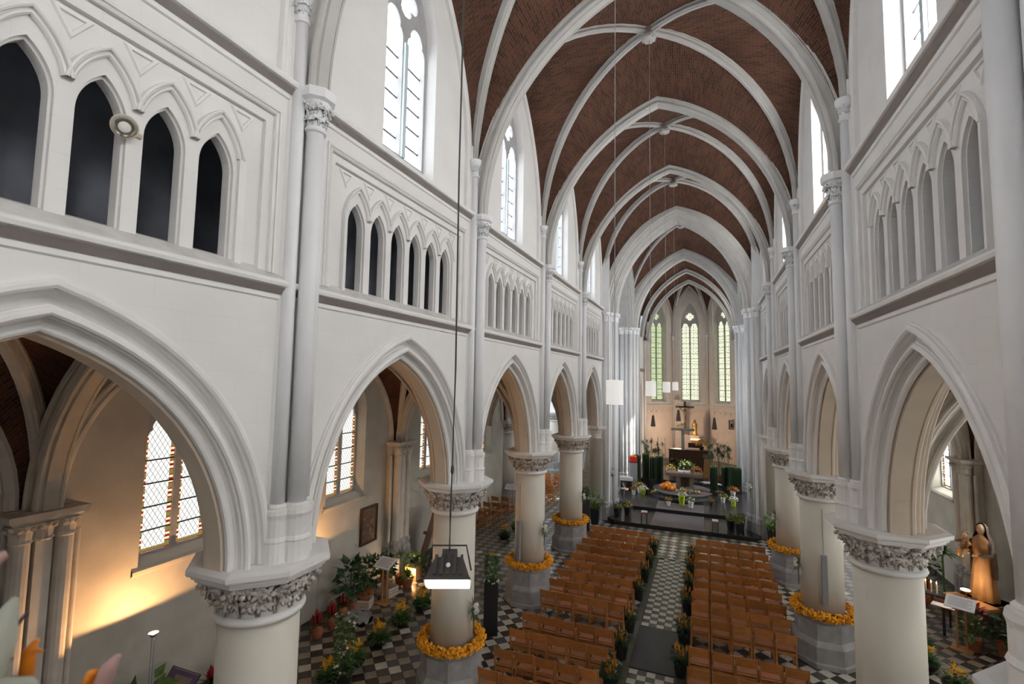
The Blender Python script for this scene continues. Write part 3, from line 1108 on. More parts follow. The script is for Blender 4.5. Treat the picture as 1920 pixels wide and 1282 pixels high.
for sx in (-1, 1):
    nm = SIDE[sx]
    w = thing('wall_%s_aisle' % nm, 'shaded %s aisle wall with coloured-border windows' % nm, 'wall', kind='structure')
    ac = thing('ceiling_%s_aisle' % nm, 'brick rib vault of the %s aisle' % nm, 'ceiling', kind='structure')
    for k in range(-1, 5):
        ya, yb = Y[k], Y[k + 1]
        yc, hb = (ya + yb) / 2, (yb - ya) / 2

        def fm(u, v, b, sx=sx, yc=yc):
            return (sx * b, yc + u, v)
        arc = Arc(.86, 1.25, 5.75)
        hole = frame_arch(.86, 3.02, arc)
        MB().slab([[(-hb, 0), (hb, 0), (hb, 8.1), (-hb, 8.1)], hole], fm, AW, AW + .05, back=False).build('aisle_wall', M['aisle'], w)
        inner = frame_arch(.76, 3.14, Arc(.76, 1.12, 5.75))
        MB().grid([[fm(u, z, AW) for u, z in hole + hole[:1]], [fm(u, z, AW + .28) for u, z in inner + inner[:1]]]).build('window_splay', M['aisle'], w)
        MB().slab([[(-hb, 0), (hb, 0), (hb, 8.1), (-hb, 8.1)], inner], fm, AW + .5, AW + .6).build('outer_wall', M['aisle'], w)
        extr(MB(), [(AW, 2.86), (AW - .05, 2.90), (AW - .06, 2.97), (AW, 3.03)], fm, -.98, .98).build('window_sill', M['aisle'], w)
        window(fm, .76, 3.14, 5.75, 6.87, AW + .28, 5, 'gl_a' if sx < 0 else 'gl_ar', 'leaded window with coloured border in the %s aisle, %s from the transept' % (nm, ORD[4 - k]), border='gl_b', mull=None, plate=.05)
        vault(ac, min(sx * 4.33, sx * 8.95), max(sx * 4.33, sx * 8.95), ya + .1, yb - .1, Arc(2.31, 2.95, ZA), Arc(hb - .3, 2.95, ZA), ZA, 7.85, ZA, toff=.2, boss=True, ribm='astone', openx=.2)
        arch_loft(MB(), Arc(hb - .35, 2.9, ZA), [(.12, AW + .02), (.12, AW - .10), (.06, AW - .12), (0, AW - .1), (-.05, AW - .05), (-.05, AW + .02)], fm, 12).build('wall_rib', M['astone'], w)
    for k in range(0, 5):
        def ft(u, z, b, sx=sx, y=Y[k]):
            return (sx * 6.62 + u, y + b, z)
        arch_loft(MB(), AT, [(a * 1.1, b * 1.15) for a, b in TRANS], ft, 14).build('transverse_arch', M['astone'], ac, smooth=True, angle=.5)
        r = place('respond', resp['shafts'], w, (sx * 8.88, Y[k], 0), (0, 0, 0 if sx < 0 else pi))
        place('respond_base', resp['base'], r)
        place('respond_capital', resp['cap'], r)
    MB().box(min(sx * 4.3, sx * 9.6), max(sx * 4.3, sx * 9.6), -6, 25.6, 8.05, 8.15).build('aisle_roof', M['void'], ac)

# --- west end (behind the camera) -------------------------------------------
ww = thing('wall_west', 'plain west wall behind the viewer with an added fill window', 'wall', kind='structure')


def fw(u, v, b):
    return (u, -5.35 - b, v)


wa = Arc(1.9, 3.2, 11.0)
MB().slab([[(-9.6, 0), (9.6, 0), (9.6, 17), (-9.6, 17)], frame_arch(1.9, 7.5, wa)], fw, 0, .4).build('west_wall_face', M['wall'], ww)
window(fw, 1.9, 7.5, 11.0, 14.2, .2, 6, 'gl_west', 'added west fill window behind the viewer')  # unseen window added as fill light from behind the camera

# --- crossing, transepts, chancel, apse --------------------------------------
east = thing('wall_crossing', 'pale crossing piers and arches before the chancel', 'wall', kind='structure')
BIGARCH = [(.75, -.42), (.45, -.42), (.42, -.36), (.34, -.34), (.30, -.27), (.24, -.25), (.24, -.20), (.16, -.18), (.13, -.10), (.08, -.08), (.08, -.02), (.02, .02), (0, .1), (0, .55),
           (.05, .62), (.12, .64), (.14, .72), (.3, .76), (.3, .86), (.75, .86)]
XW = Arc(2.98, 4.60, 10.35)
arch_loft(MB(), XW, BIGARCH, lambda u, z, b: (u, 25.30 + b, z), 20).build('crossing_arch', M['rib'], east, smooth=True, angle=.5)
XE = Arc(3.02, 4.55, 10.5)
arch_loft(MB(), XE, [(a, b) for a, b in BIGARCH], lambda u, z, b: (u, 33.6 + b, z), 20).build('crossing_arch', M['rib'], east, smooth=True, angle=.5)
for y in (38.0, 42.1):
    arch_loft(MB(), Arc(3.1, 4.7, 10.3), TRANS, lambda u, z, b, y=y: (u, y + b * 1.3, z), 16).build('chancel_arch', M['rib'], east, smooth=True, angle=.5)


def cluster(name, x, y, shafts, core, ztop, plinth=True):
    """clustered pier; shafts (dx, dy, r)"""
    p = MB()
    p.box(x + core[0], x + core[1], y + core[2], y + core[3], 0, ztop + 6)
    o = p.build(name, M['shaft'], east)
    for dx, dy, r in shafts:
        s = place('pier_shaft', MB().lathe([(r, .9), (r, ztop - .42)], 16).build('pier_shaft', M['shaft'], smooth=True, mesh_only=True), o, (x + dx, y + dy, 0))
    cp = MB()
    bs = MB()
    for dx, dy, r in shafts:
        cp.lathe([(r, ztop - .46), (r * 1.25, ztop - .44), (r * 1.2, ztop - .40), (r * 1.1, ztop - .36), (r * 1.25, ztop - .2), (r * 1.7, ztop - .08), (r * 1.75, ztop)], 12, (x + dx, y + dy))
        for i in range(8):
            a = 2 * pi * i / 8
            cp.ball((x + dx + r * 1.45 * cos(a), y + dy + r * 1.45 * sin(a), ztop - .16), r * .38, 1)
        bs.lathe([(r * 1.7, 0), (r * 1.7, .62), (r * 1.4, .7), (r * 1.45, .84), (r, .92)], 8, (x + dx, y + dy), ph=P8)
    cp.build('pier_capital', M['shaft'], o)
    bs.build('pier_base', M['greystone'], o)
    return o


for sx in (-1, 1):
    cluster('crossing_pier', sx * 3.55, 25.35,
            [(-sx * .05, -.42, .13), (-sx * .22, -.15, .12), (-sx * .38, .08, .14), (-sx * .40, .42, .15), (-sx * .28, .70, .13), (sx * .02, .92, .12)],
            (-.30 if sx < 0 else -.25, .25 if sx < 0 else .30, -.5, .9), 10.40)
    cluster('crossing_pier', sx * 3.75, 33.75,
            [(sx * .5, -.42, .13), (sx * .22, -.50, .13), (-sx * .02, -.46, .12), (-sx * .25, -.36, .15), (-sx * .48, -.1, .13), (-sx * .62, .18, .15), (-sx * .52, .5, .12)],
            (-.55 if sx > 0 else -.55, .55, -.35, .7), 10.52)

# half column closing the arcade against the crossing pier
for sx in (-1, 1):
    h = MB().lathe([(.36, 1.0), (.36, 3.95), (.4, 3.97), (.4, 4.02), (.37, 4.05)], 24, (sx * 4.0, 25.05))
    o = h.build('half_column', M['colp'], east, smooth=True)
    MB().lathe([(.5 * C8, 0), (.5 * C8, .6), (.44 * C8, .66), (.44 * C8, .98), (.38, 1.04)], 8, (sx * 4.0, 25.05), ph=P8).build('half_column_base', M['greystone'], o)
    c = MB().lathe([(.37, 4.02), (.38, 4.2), (.47, 4.42)], 20, (sx * 4, 25.05))
    c.lathe([(.46 * C8, 4.41), (.55 * C8, 4.47), (.58 * C8, 4.60)], 8, (sx * 4, 25.05), ph=P8)
    c.build('half_column_capital', M['stone'], o)

VX = Arc(3.02, 4.7, 10.5)
vault(ceiling, -3.6, 3.6, 26.1, 33.4, Arc(3.1, 4.7, 10.45), Arc(3.3, 4.9, 10.6), 10.7, 16.15, 10.9, toff=.4, boss=True)
vault(ceiling, -3.45, 3.45, 34.4, 37.9, Arc(3.1, 4.7, 10.3), Arc(1.55, 3.4, 11.9), 10.9, 15.7, 11.9, toff=.25)
vault(ceiling, -3.45, 3.45, 38.15, 42.0, Arc(3.1, 4.7, 10.3), Arc(1.65, 3.4, 11.9), 10.9, 15.7, 11.9, toff=.25)
# chancel side walls: blind arch, string, upper window
chw = thing('wall_chancel', 'pale chancel side walls with pointed arches', 'wall', kind='structure')
for sx in (-1, 1):
    for ya, yb in ((34.3, 38.0), (38.0, 42.3)):
        yc, hb = (ya + yb) / 2, (yb - ya) / 2

        def fm(u, v, b, sx=sx, yc=yc):
            return (sx * b, yc + u, v)
        a1 = Arc(1.05, 1.7, 5.4)
        MB().slab([[(-hb, 0), (hb, 0), (hb, 9.6), (-hb, 9.6)], frame_arch(1.05, .6, a1)], fm, 3.6, 3.9).build('chancel_wall', M['shaft'], chw)
        arch_loft(MB(), a1, [(.1, 3.6), (.08, 3.55), (0, 3.56), (-.05, 3.62)], fm, 8).build('arch_moulding', M['shaft'], chw)
        MB().box(min(sx * 3.9, sx * 3.95), max(sx * 3.9, sx * 3.95), ya, yb, 0, 9.6).build('blind_panel', M['shaft'], chw)
        extr(MB(), [(3.6, 7.7), (3.52, 7.8), (3.52, 7.86), (3.6, 7.95)], fm, -hb, hb).build('string_course', M['mould'], chw)
        a2 = Arc(.62, 1.0, 13.0)
        MB().slab([[(-hb, 9.6), (hb, 9.6), (hb, 16.6), (-hb, 16.6)], frame_arch(.62, 10.6, a2)], fm, 3.6, 3.85).build('chancel_clerestory', M['shaft'], chw)
        window(fm, .62, 10.6, 13.0, 14.0, 3.7, 4, 'gl_l' if sx < 0 else 'gl_r', 'clerestory window hidden in the %s chancel wall, %s bay' % (SIDE[sx], 'nearer' if ya < 36 else 'farther'))
        for k in (-1, 1):
            place('chancel_shaft', MB().lathe([(.1, .6), (.1, 10.2), (.18, 10.25), (.2, 10.35)], 12).build('chancel_shaft', M['shaft'], smooth=True, mesh_only=True), chw, (sx * 3.5, yc + k * (hb - .12), 0))

# apse
apse = thing('wall_apse', 'pinkish apse wall with three tall windows behind the altar', 'wall', kind='structure')
M['apse_low'] = mat('rose_plaster', (0.62, 0.505, 0.43), 0.8, 0.06, 2.0)
M['apse_up'] = mat('warm_grey_plaster', (0.60, 0.55, 0.51), 0.8, 0.06, 2.0)
AV = [(-3.55, 42.35), (-1.42, 44.55), (1.42, 44.55), (3.55, 42.35)]
KEY = Vector((0, 42.2, 15.75))
for i in range(3):
    a, b = Vector((*AV[i], 0)), Vector((*AV[i + 1], 0))
    c = (a + b) / 2
    t = (b - a).normalized()
    nrm = Vector((-t.y, t.x, 0))          # outward
    hl = (b - a).length / 2

    def fm(u, v, d, c=c, t=t, nrm=nrm):
        p = c + t * u + nrm * d
        return (p.x, p.y, v)
    hw = .80
    arc = Arc(hw, 1.95, 11.85)
    hole = frame_arch(hw, 5.2, arc)
    MB().slab([[(-hl, 4.9), (hl, 4.9), (hl, 16.5), (-hl, 16.5)], hole], fm, 0, .02, back=False).build('apse_facet', M['apse_up'], apse)
    inner = frame_arch(.72, 5.36, Arc(.72, 1.85, 11.85))
    MB().grid([[fm(u, z, 0) for u, z in hole + hole[:1]], [fm(u, z, .3) for u, z in inner + inner[:1]]]).build('window_splay', M['apse_up'], apse)
    MB().slab([[(-hl - .3, 0), (hl + .3, 0), (hl + .3, 16.5), (-hl - .3, 16.5)], inner], fm, .5, .6).build('outer_wall', M['apse_up'], apse)
    MB().slab([[(-hl, 0), (hl, 0), (hl, 4.9), (-hl, 4.9)]], fm, 0, .1).build('apse_dado', M['apse_low'], apse)
    extr(MB(), [(0, 4.80), (-.05, 4.84), (-.09, 4.9), (-.09, 4.95), (0, 5.05)], fm, -hl, hl).build('string_course', M['apse_up'], apse)
    for j in range(5):
        uu = (j - 2) * hl * .36
        arch_loft(MB(), Arc(hl * .17, .26, 4.28), [(0, 0), (0, -.035), (.035, -.035), (.035, 0)], lambda u, z, d, uu=uu: fm(uu + u, z, d), 5).build('frieze_arch', M['apse_up'], apse)
    window(fm, .72, 5.36, 11.85, 13.7, .3, 14, 'gl_apse' if i != 0 else 'gl_apse2',
           ['tall green-tinted stained window on the left facet of the apse', 'tall pale stained glass window in the middle of the apse', 'tall pale stained window on the right facet of the apse'][i], mull=None, plate=.08)
    # vault web between the facet and the key
    F = Arc(hl - .05, 3.3, 11.9)
    wb = MB()
    for s, q in ((-1, a), (1, b)):
        def rib(tt, q=q):
            P = Vector((q.x * .985, q.y, 11.0))
            L = Vector((KEY.x - P.x, KEY.y - P.y, 0))
            D = Arc(L.length, KEY.z - 11.0, 11.0)
            u, z = D.pt(tt, .1)
            p = Vector((KEY.x, KEY.y, 0)) - L.normalized() * u
            return (p.x, p.y, z)

        def Fp(tt, s=s):
            u, z = F.pt(tt, .05)
            return fm(s * u, z, .02)
        web(wb, Fp, rib)
    wb.build('brick_web', M['brick'], ceiling, smooth=True)
    arch_loft(MB(), F, [(.1, 0), (.1, -.1), (0, -.12), (-.06, -.06), (-.06, 0)], fm, 10).build('wall_rib', M['apse_up'], apse)
for (x, y) in AV:
    P = Vector((x, y, 0))
    L = Vector((KEY.x - x, KEY.y - y, 0))
    D = Arc(L.length - .1, KEY.z - 10.9, 10.9)
    tdir = L.normalized()
    sd = Vector((-tdir.y, tdir.x, 0))
    arch_loft(MB(), D, DIAG, lambda u, z, b: tuple(Vector((KEY.x, KEY.y, z)) + tdir * u + sd * b * .8), 12, half=True).build('apse_rib', M['rib'], ceiling, smooth=True, angle=.5)
    place('apse_shaft', MB().lathe([(.09, .5), (.085, 10.5), (.12, 10.52), (.1, 10.58), (.17, 10.85), (.18, 10.92)], 12).build('apse_shaft', M['apse_up'], smooth=True, mesh_only=True), apse, (x + tdir.x * .08, y + tdir.y * .08, 0))

# transepts
for sx in (-1, 1):
    nm = SIDE[sx]
    tw = thing('wall_%s_transept' % nm, 'pale %s transept walls beyond the crossing' % nm, 'wall', kind='structure')

    def X(a, sx=sx):
        return sx * a

    def bx(x0, x1, y0, y1, z0, z1, name='transept_wall', m='shaft'):
        MB().box(min(X(x0), X(x1)), max(X(x0), X(x1)), y0, y1, z0, z1).build(name, M[m], tw)
    # west side of transept above the aisle arch, and beyond the aisle
    def fwest(u, v, b, sx=sx):
        return (sx * (6.62) + u, 25.55 + b, v)
    MB().slab([[(-2.9, ZA)] + AT.line(12) + [(2.9, ZA), (2.9, 16.6), (-2.9, 16.6)]], fwest, 0, .5).build('transept_wall', M['shaft'], tw)
    arch_loft(MB(), AT, [(a, 8.0 - b - 3.67 + 3.1) for a, b in ARCADE], lambda u, z, b: fwest(u, z, b - 7.5), 12).build('arch_moulding', M['stone'], tw)
    bx(9.6, 13.6, 25.55, 26.05, 0, 16.6)

    def feast(u, v, b, sx=sx):
        return (sx * (6.5) + u, 34.2 + b, v)
    ae = Arc(2.0, 2.8, ZA)
    MB().slab([[(-2.7, 0), (-2.0, 0), (-2.0, ZA)] + ae.line(12)[1:-1] + [(2.0, ZA), (2.0, 0), (2.7, 0), (2.7, 16.6), (-2.7, 16.6)]], feast, 0, .5).build('transept_wall', M['shaft'], tw)
    bx(9.2, 13.6, 34.2, 34.7, 0, 16.6)
    bx(4.0, 13.6, 36.6, 36.8, 0, 9, 'chapel_wall')
    bx(3.9, 13.6, 34.2, 36.8, 8.5, 8.7, 'chapel_roof')

    def fend(u, v, b, sx=sx):
        return (sx * (13.3 + b), 30 + u, v)
    if sx > 0:      # open slots added, shaped so sun patches land on pier and chairs
        holes = [[(u + o, z) for u, z in frame_arch(w_, 6.4, Arc(w_, 1.0, 9.6))] for o, w_ in ((-3.1, .4), (2.45, .42))]
        holes.append([(u - .4, z) for u, z in frame_arch(1.5, 4.5, Arc(1.5, 2.5, 9.8))])
        window(lambda u, v, b: fend(u - .4, v, b), 1.5, 4.5, 9.8, 12.3, .15, 6, 'gl_tr', 'large bright window in the end wall of the right transept')
        MB().slab([[(-4.5, 0), (4.5, 0), (4.5, 16.6), (-4.5, 16.6)]] + holes, fend, 0, .3).build('transept_end', M['shaft'], tw)
        for o in (-3.1, 2.45):
            for zz in (7.2, 8.0, 8.8, 9.6):
                MB().box(13.4, 13.45, 30 + o - .45, 30 + o + .45, zz - .03, zz + .03).build('saddle_bar', M['iron'], tw)
            MB().box(13.4, 13.45, 30 + o - .03, 30 + o + .03, 6.4, 10.5).build('mullion', M['tracery'], tw)
    else:
        a5 = Arc(1.6, 2.6, 9.8)
        MB().slab([[(-4.5, 0), (4.5, 0), (4.5, 16.6), (-4.5, 16.6)], frame_arch(1.6, 4.5, a5)], fend, 0, .3).build('transept_end', M['shaft'], tw)
        window(fend, 1.6, 4.5, 9.8, 12.4, .15, 6, 'gl_tl', 'large window in the end wall of the left transept')
    vault(ceiling, min(X(4.1), X(13.3)), max(X(4.1), X(13.3)), 26.05, 34.2, Arc(4.6, 4.6, 11.2), Arc(3.9, 4.6, 11.2), 10.9, 16.1, 11.2, toff=.05, boss=False)
    arch_loft(MB(), Arc(3.1, 4.8, 10.5), BIGARCH, lambda u, z, b, sx=sx: (sx * (3.55 + b), 29.7 + u * 1.05, z), 14).build('transept_arch', M['rib'], east, smooth=True, angle=.5)
# upper walls of the crossing sides are the transept arches themselves; spandrels
for sx in (-1, 1):
    a6 = Arc(3.26, 5.0, 10.5)
    MB().slab([[(-4.2, 10.5)] + a6.line(14) + [(4.2, 10.5), (4.2, 16.8), (-4.2, 16.8)]], lambda u, z, b, sx=sx: (sx * b, 29.7 + u, z), 3.7, 4.2).build('crossing_spandrel', M['rib'], east)

# --- altar platform ----------------------------------------------------------
pod = thing('altar_platform', 'dark grey stepped altar platform with a violet-grey middle strip', 'platform', kind='structure')


def plate(name, pts, z0, z1, m, parent=pod, top=None):
    MB().slab([pts], lambda u, v, d: (u, v, d), z0, z1 - .03).build(name + '_riser', M['riser'], parent)
    MB().slab([[(x, y) for x, y in pts]], lambda u, v, d: (u, v, d), z1 - .03, z1).build(name, M[m], parent)


plate('lower_step', [(-2.95, 24.3), (3.1, 24.3), (3.45, 24.6), (3.45, 26.9), (-3.45, 26.9), (-3.45, 24.95)], 0, .17, 'podium')
plate('upper_step', [(-3.4, 27.9), (-2.4, 26.85), (2.9, 26.85), (3.4, 27.9), (3.9, 34.4), (-3.9, 34.4)], 0, .34, 'podium')
MB().box(-1.25, 1.1, 24.29, 26.85, .165, .176).build('middle_strip', M['podium2'], pod)
MB().box(-1.25, 1.1, 26.84, 28.6, .335, .346).build('middle_strip', M['podium2'], pod)
plate('dais_step', [(1.95 * cos(a) - .1, 30.6 + 2.2 * sin(a)) for a in [2 * pi * i / 40 for i in range(40)]], .3, .50, 'podium')
plate('dais', [(1.65 * cos(a) - .1, 30.7 + 1.75 * sin(a)) for a in [2 * pi * i / 40 for i in range(40)]], .45, .66, 'podium2')
plate('chancel_floor', [(-3.5, 34.0), (3.5, 34.0), (3.5, 42.4), (1.4, 44.5), (-1.4, 44.5), (-3.5, 42.4)], 0, .50, 'podium')

# ------------------------------------------------------------------ furnishings
M['leaf1'] = mat('dark_green_leaf', (0.022, 0.065, 0.018), 0.45, 0.3, 20)
M['leaf2'] = mat('mid_green_leaf', (0.055, 0.135, 0.030), 0.45, 0.3, 20)
M['leaf3'] = mat('yellow_green_leaf', (0.16, 0.26, 0.045), 0.5, 0.25, 20)
M['leaf4'] = mat('grey_green_leaf', (0.13, 0.19, 0.11), 0.6, 0.25, 20)
M['reed'] = mat('reed_green', (0.012, 0.042, 0.016), 0.5, 0.3, 30)
M['yel'] = mat('yellow_petal', (0.78, 0.44, 0.015), 0.55)
M['ora'] = mat('orange_petal', (0.80, 0.24, 0.01), 0.55, 0.2, 30)
M['gar'] = mat('marigold_petal', (0.93, 0.42, 0.014), 0.6, 0.25, 40)
M['red'] = mat('crimson_bract', (0.36, 0.012, 0.022), 0.5, 0.2, 20)
M['whi'] = mat('white_petal', (0.80, 0.79, 0.72), 0.6)
M['amb'] = mat('amber_spike', (0.62, 0.25, 0.03), 0.55, 0.2, 30)
M['rust'] = mat('rust_chrysanthemum', (0.42, 0.12, 0.03), 0.6, 0.2, 30)
M['blackpot'] = mat('black_plastic', (0.016, 0.016, 0.018), 0.45)
M['blackbox'] = mat('black_mdf', (0.020, 0.019, 0.019), 0.55)
M['terra'] = mat('terracotta', (0.36, 0.12, 0.055), 0.7, 0.15, 8)
M['whitepot'] = mat('white_ceramic', (0.78, 0.77, 0.74), 0.3)
M['limepot'] = mat('lime_glazed', (0.42, 0.52, 0.02), 0.3)
M['paper'] = mat('white_card', (0.78, 0.79, 0.83), 0.7)
M['ink'] = mat('grey_ink', (0.22, 0.22, 0.25), 0.8)
M['pine'] = mat_wood('pine_wood', (0.46, 0.21, 0.075), (0.60, 0.31, 0.12), 0.5)
M['darkwood'] = mat_wood('dark_wood', (0.05, 0.022, 0.012), (0.09, 0.04, 0.02), 0.5)
M['pump'] = mat('pumpkin_skin', (0.85, 0.26, 0.012), 0.45, 0.15, 6)
M['gold'] = mat('gilded', (0.50, 0.28, 0.08), 0.4, 0.2, 8, metal=0.5)
M['cloth'] = mat('white_linen', (0.80, 0.79, 0.77), 0.9)
M['altar'] = mat('brown_stone', (0.19, 0.145, 0.115), 0.6, 0.12, 6)
M['greymet'] = mat('grey_enamel', (0.30, 0.31, 0.32), 0.5)
M['blackmet'] = mat('black_enamel', (0.062, 0.056, 0.053), 0.5, 0.2, 6)
M['shade'] = mat('white_lampshade', (0.90, 0.89, 0.87), 0.6, emit=(1, .98, .95), es=.22)
M['conegrey'] = mat('dark_cone', (0.10, 0.09, 0.088), 0.55)
M['redbox'] = mat('red_lacquer', (0.62, 0.02, 0.02), 0.4)
M['robe'] = mat('statue_ochre', (0.46, 0.24, 0.10), 0.6, 0.15, 5)
M['robe2'] = mat('statue_brown', (0.14, 0.10, 0.075), 0.65, 0.2, 5)
M['skin'] = mat('statue_flesh', (0.50, 0.32, 0.20), 0.6)
M['plasterst'] = mat('beige_plaster_statue', (0.55, 0.46, 0.36), 0.8, 0.15, 6)
M['candle'] = mat('wax', (0.82, 0.76, 0.62), 0.5)
M['flame'] = mat('flame', (1, .6, .2), 0.5, emit=(1.0, 0.62, 0.22), es=6.0)
M['halogen'] = mat('halogen_bulb', (1, .9, .7), 0.5, emit=(1.0, 0.86, 0.62), es=30.0)
M['led'] = mat('flood_panel', (1, .95, .85), 0.5, emit=(1.0, 0.93, 0.80), es=14.0)
M['stonecross'] = mat('grey_cross_stone', (0.38, 0.38, 0.36), 0.7, 0.1, 6)
M['violet'] = mat('violet_mount', (0.06, 0.028, 0.075), 0.6)
for _k in ('flame', 'halogen'):
    M[_k].cycles.emission_sampling = 'NONE'


def lamp(name, kind, loc, energy, col, parent=None, size=.05, rot=None, spot=None, blend=.5):
    d = bpy.data.lights.new(name, kind)
    d.energy = energy
    d.color = col
    if kind != 'AREA':
        d.shadow_soft_size = size
    else:
        d.size = size
    if spot:
        d.spot_size = spot
        d.spot_blend = blend
    o = bpy.data.objects.new(name, d)
    COL.objects.link(o)
    o.location = loc
    if rot is not None:
        o.rotation_euler = Vector(rot).to_track_quat('-Z', 'Y').to_euler()
    if parent is not None:
        o.parent = parent
    return o


def blade(mb, base, az, el, L, W, droop=.6, n=4, mi=0, fold=.25):
    """arching strap leaf"""
    p = Vector(base)
    d = Vector((cos(az) * cos(el), sin(az) * cos(el), sin(el)))
    side = Vector((-sin(az), cos(az), 0))
    rows = []
    for i in range(n + 1):
        t = i / n
        w = W * (1 - (2 * t - .7) ** 2 * .55) * (1 - t ** 5) if i < n else 0.0
        up = side.cross(d).normalized()
        rows.append([p - side * w, p - up * w * fold, p + side * w])
        d = (d + Vector((0, 0, -droop / n))).normalized()
        p = p + d * (L / n)
    mb.grid(rows, mi)


def leaf(mb, c, d, L, W, mi=0, q=rnd):
    """broad leaf: a small folded kite"""
    d = Vector(d).normalized()
    s = d.cross(Vector((q.uniform(-.5, .5), q.uniform(-.5, .5), 1)))
    if s.length < 1e-3:
        s = Vector((1, 0, 0))
    s.normalize()
    u = s.cross(d)
    c = Vector(c)
    mb.add([c, c + d * L * .4 + s * W + u * W * .3, c + d * L * .4, c + d * L * .4 - s * W + u * W * .3, c + d * L - u * W * .3], [(0, 2, 1), (0, 3, 2), (1, 2, 4), (2, 3, 4)], mi)


def bush(mb, c, r, n, L, W, mi=0, q=rnd, up=.3, mis=None):
    for _ in range(n):
        a, z = q.uniform(0, 2 * pi), q.uniform(-.6, 1)
        k = q.uniform(.35, 1) ** .5
        d = Vector((cos(a) * sqrt(1 - z * z), sin(a) * sqrt(1 - z * z), z))
        p = Vector(c) + Vector((d.x * r[0], d.y * r[1], d.z * r[2])) * k
        leaf(mb, p, d + Vector((q.uniform(-.5, .5), q.uniform(-.5, .5), up)), L * q.uniform(.7, 1.2), W * q.uniform(.7, 1.2), q.choice(mis) if mis else mi, q)


def pot_mesh(r0, r1, h, m, n=20, rim=.015, name='pot'):
    return MB().lathe([(r0, 0), (r1, h - .04), (r1 + rim, h - .04), (r1 + rim, h), (r1 - .01, h), (r1 - .02, h - .03)], n).build(name, m, smooth=True, angle=.6, mesh_only=True)


def stuff(o):
    o['kind'] = 'stuff'
    return o


# --- chairs ------------------------------------------------------------------
def chair_parts():
    d = {}
    w, dp = .214, .20
    top = MB()
    n = 6
    rows = []
    for i in range(n + 1):
        u = -w + .02 + (2 * w - .04) * i / n
        b = -dp - .055 - .018 * cos((i / n - .5) * pi)
        rows.append([(u, b, .665), (u, b - .012, .66), (u, b - .035, .865), (u, b - .02, .868), (u, b - .022, .855)])
    top.grid(rows, close=True)
    d['backrest'] = top.build('backrest', M['wood'], mesh_only=True)
    st = MB()
    rows = []
    for j in range(5):
        y = -dp + .01 + (2 * dp + .02) * j / 4
        dz = -.012 * sin(pi * j / 4)
        rows.append([(-w + .015, y, .425), (-w + .01, y, .45 + dz), (w - .01, y, .45 + dz), (w - .015, y, .425)])
    st.grid(rows, close=True)
    d['seat'] = st.build('seat', M['seat'], mesh_only=True)
    for nm, sx in (('rear_l', -1), ('rear_r', 1)):
        x0 = sx * w
        a = .016
        rr = [[(x0 - a, -dp + b0, z), (x0 + a, -dp + b0, z), (x0 + a, -dp + b1, z), (x0 - a, -dp + b1, z)] for b0, b1, z in ((-.05, -.018, 0), (-.03, .005, .46), (-.095, -.065, .87))]
        lg = MB().grid(rr, close=True)
        lg.f += [(3, 2, 1, 0), (8, 9, 10, 11)]
        lg.mi += [0, 0]
        d[nm] = lg.build('leg', M['wood'], mesh_only=True)
    for nm, sx in (('front_l', -1), ('front_r', 1)):
        x0 = sx * (w - .01)
        d[nm] = MB().box(x0 - .017, x0 + .017, dp - .02, dp + .015, 0, .43).build('leg', M['wood'], mesh_only=True)
    d['apron'] = MB().box(-w, w, -dp - .02, -dp, .36, .425).build('apron', M['wood'], mesh_only=True)
    d['lower_rail'] = MB().box(-w, w, -dp - .025, -dp - .008, .50, .535).build('lower_rail', M['wood'], mesh_only=True)
    d['stretcher'] = MB().box(-w - .008, -w + .012, -dp, dp, .16, .19).build('stretcher', M['wood'], mesh_only=True)
    d['stretcher2'] = MB().box(w - .012, w + .008, -dp, dp, .16, .19).build('stretcher', M['wood'], mesh_only=True)
    return d


CH = chair_parts()
CPARTS = (('seat', 'seat'), ('backrest', 'backrest'), ('leg', 'rear_l'), ('leg', 'rear_r'), ('leg', 'front_l'), ('leg', 'front_r'), ('apron', 'apron'), ('lower_rail', 'lower_rail'), ('stretcher', 'stretcher'), ('stretcher', 'stretcher2'))


def chair(x, y, rz, label, group):
    t = thing('wooden_chair', label, 'chair', (x, y, 0), rz, group)
    for nm, k in CPARTS:
        place(nm, CH[k], t)


rows_l = [20.62 - .845 * i for i in range(9)] + [12.36, 11.50, 10.55, 9.70]
rows_r = [20.62 - .845 * i for i in range(9)] + [12.34, 11.46, 10.55]
for side, rows in ((-1, rows_l), (1, rows_r)):
    for ri, y in enumerate(rows):
        for ci in range(5):
            x = side * (1.09 + ci * .478) if side < 0 else 1.06 + ci * .485
            p = proj((x, y - .25, .86))
            if not p or p[1] > 1330:
                continue
            chair(x + rnd.uniform(-.005, .005), y + .27 + rnd.uniform(-.02, .02) + side * .0, rnd.uniform(-.012, .012) + .008 * side,
                  'brown wooden chair, %s block, %s row from altar, %s from centre aisle' % (SIDE[side], ORD[ri], ORD[ci]),
                  'wooden chairs in rows on the nave floor')
# loose chairs in the left aisle and transept
far = [(-9.3 + .5 * i, 23.6 + .12 * i, -.3) for i in range(3)] + [(-9.2 + .5 * i, 22.4 + .1 * i, -.25) for i in range(3)] + \
      [(-8.75, 20.9, -.2), (-8.25, 21.0, -.2)] + [(-9.6 + .52 * i, 28.4 + .16 * i, -.5) for i in range(5)] + [(-9.5 + .52 * i, 29.6 + .16 * i, -.5) for i in range(5)] + \
      [(-9.3 + .52 * i, 30.8 + .16 * i, -.5) for i in range(4)] + [(-6.95, 26.6, .9), (-7.3, 27.5, .6)]
FW = ['by the distant reading stand, far row'] * 3 + ['by the distant reading stand, near row'] * 3 + ['alone beside the distant yellow flower bowls'] * 2 + \
     ['in the left transept, nearest row'] * 5 + ['in the left transept, middle row'] * 5 + ['in the left transept, farthest row'] * 4 + ['in the sunlit spot of the left transept'] * 2
cnt = {}
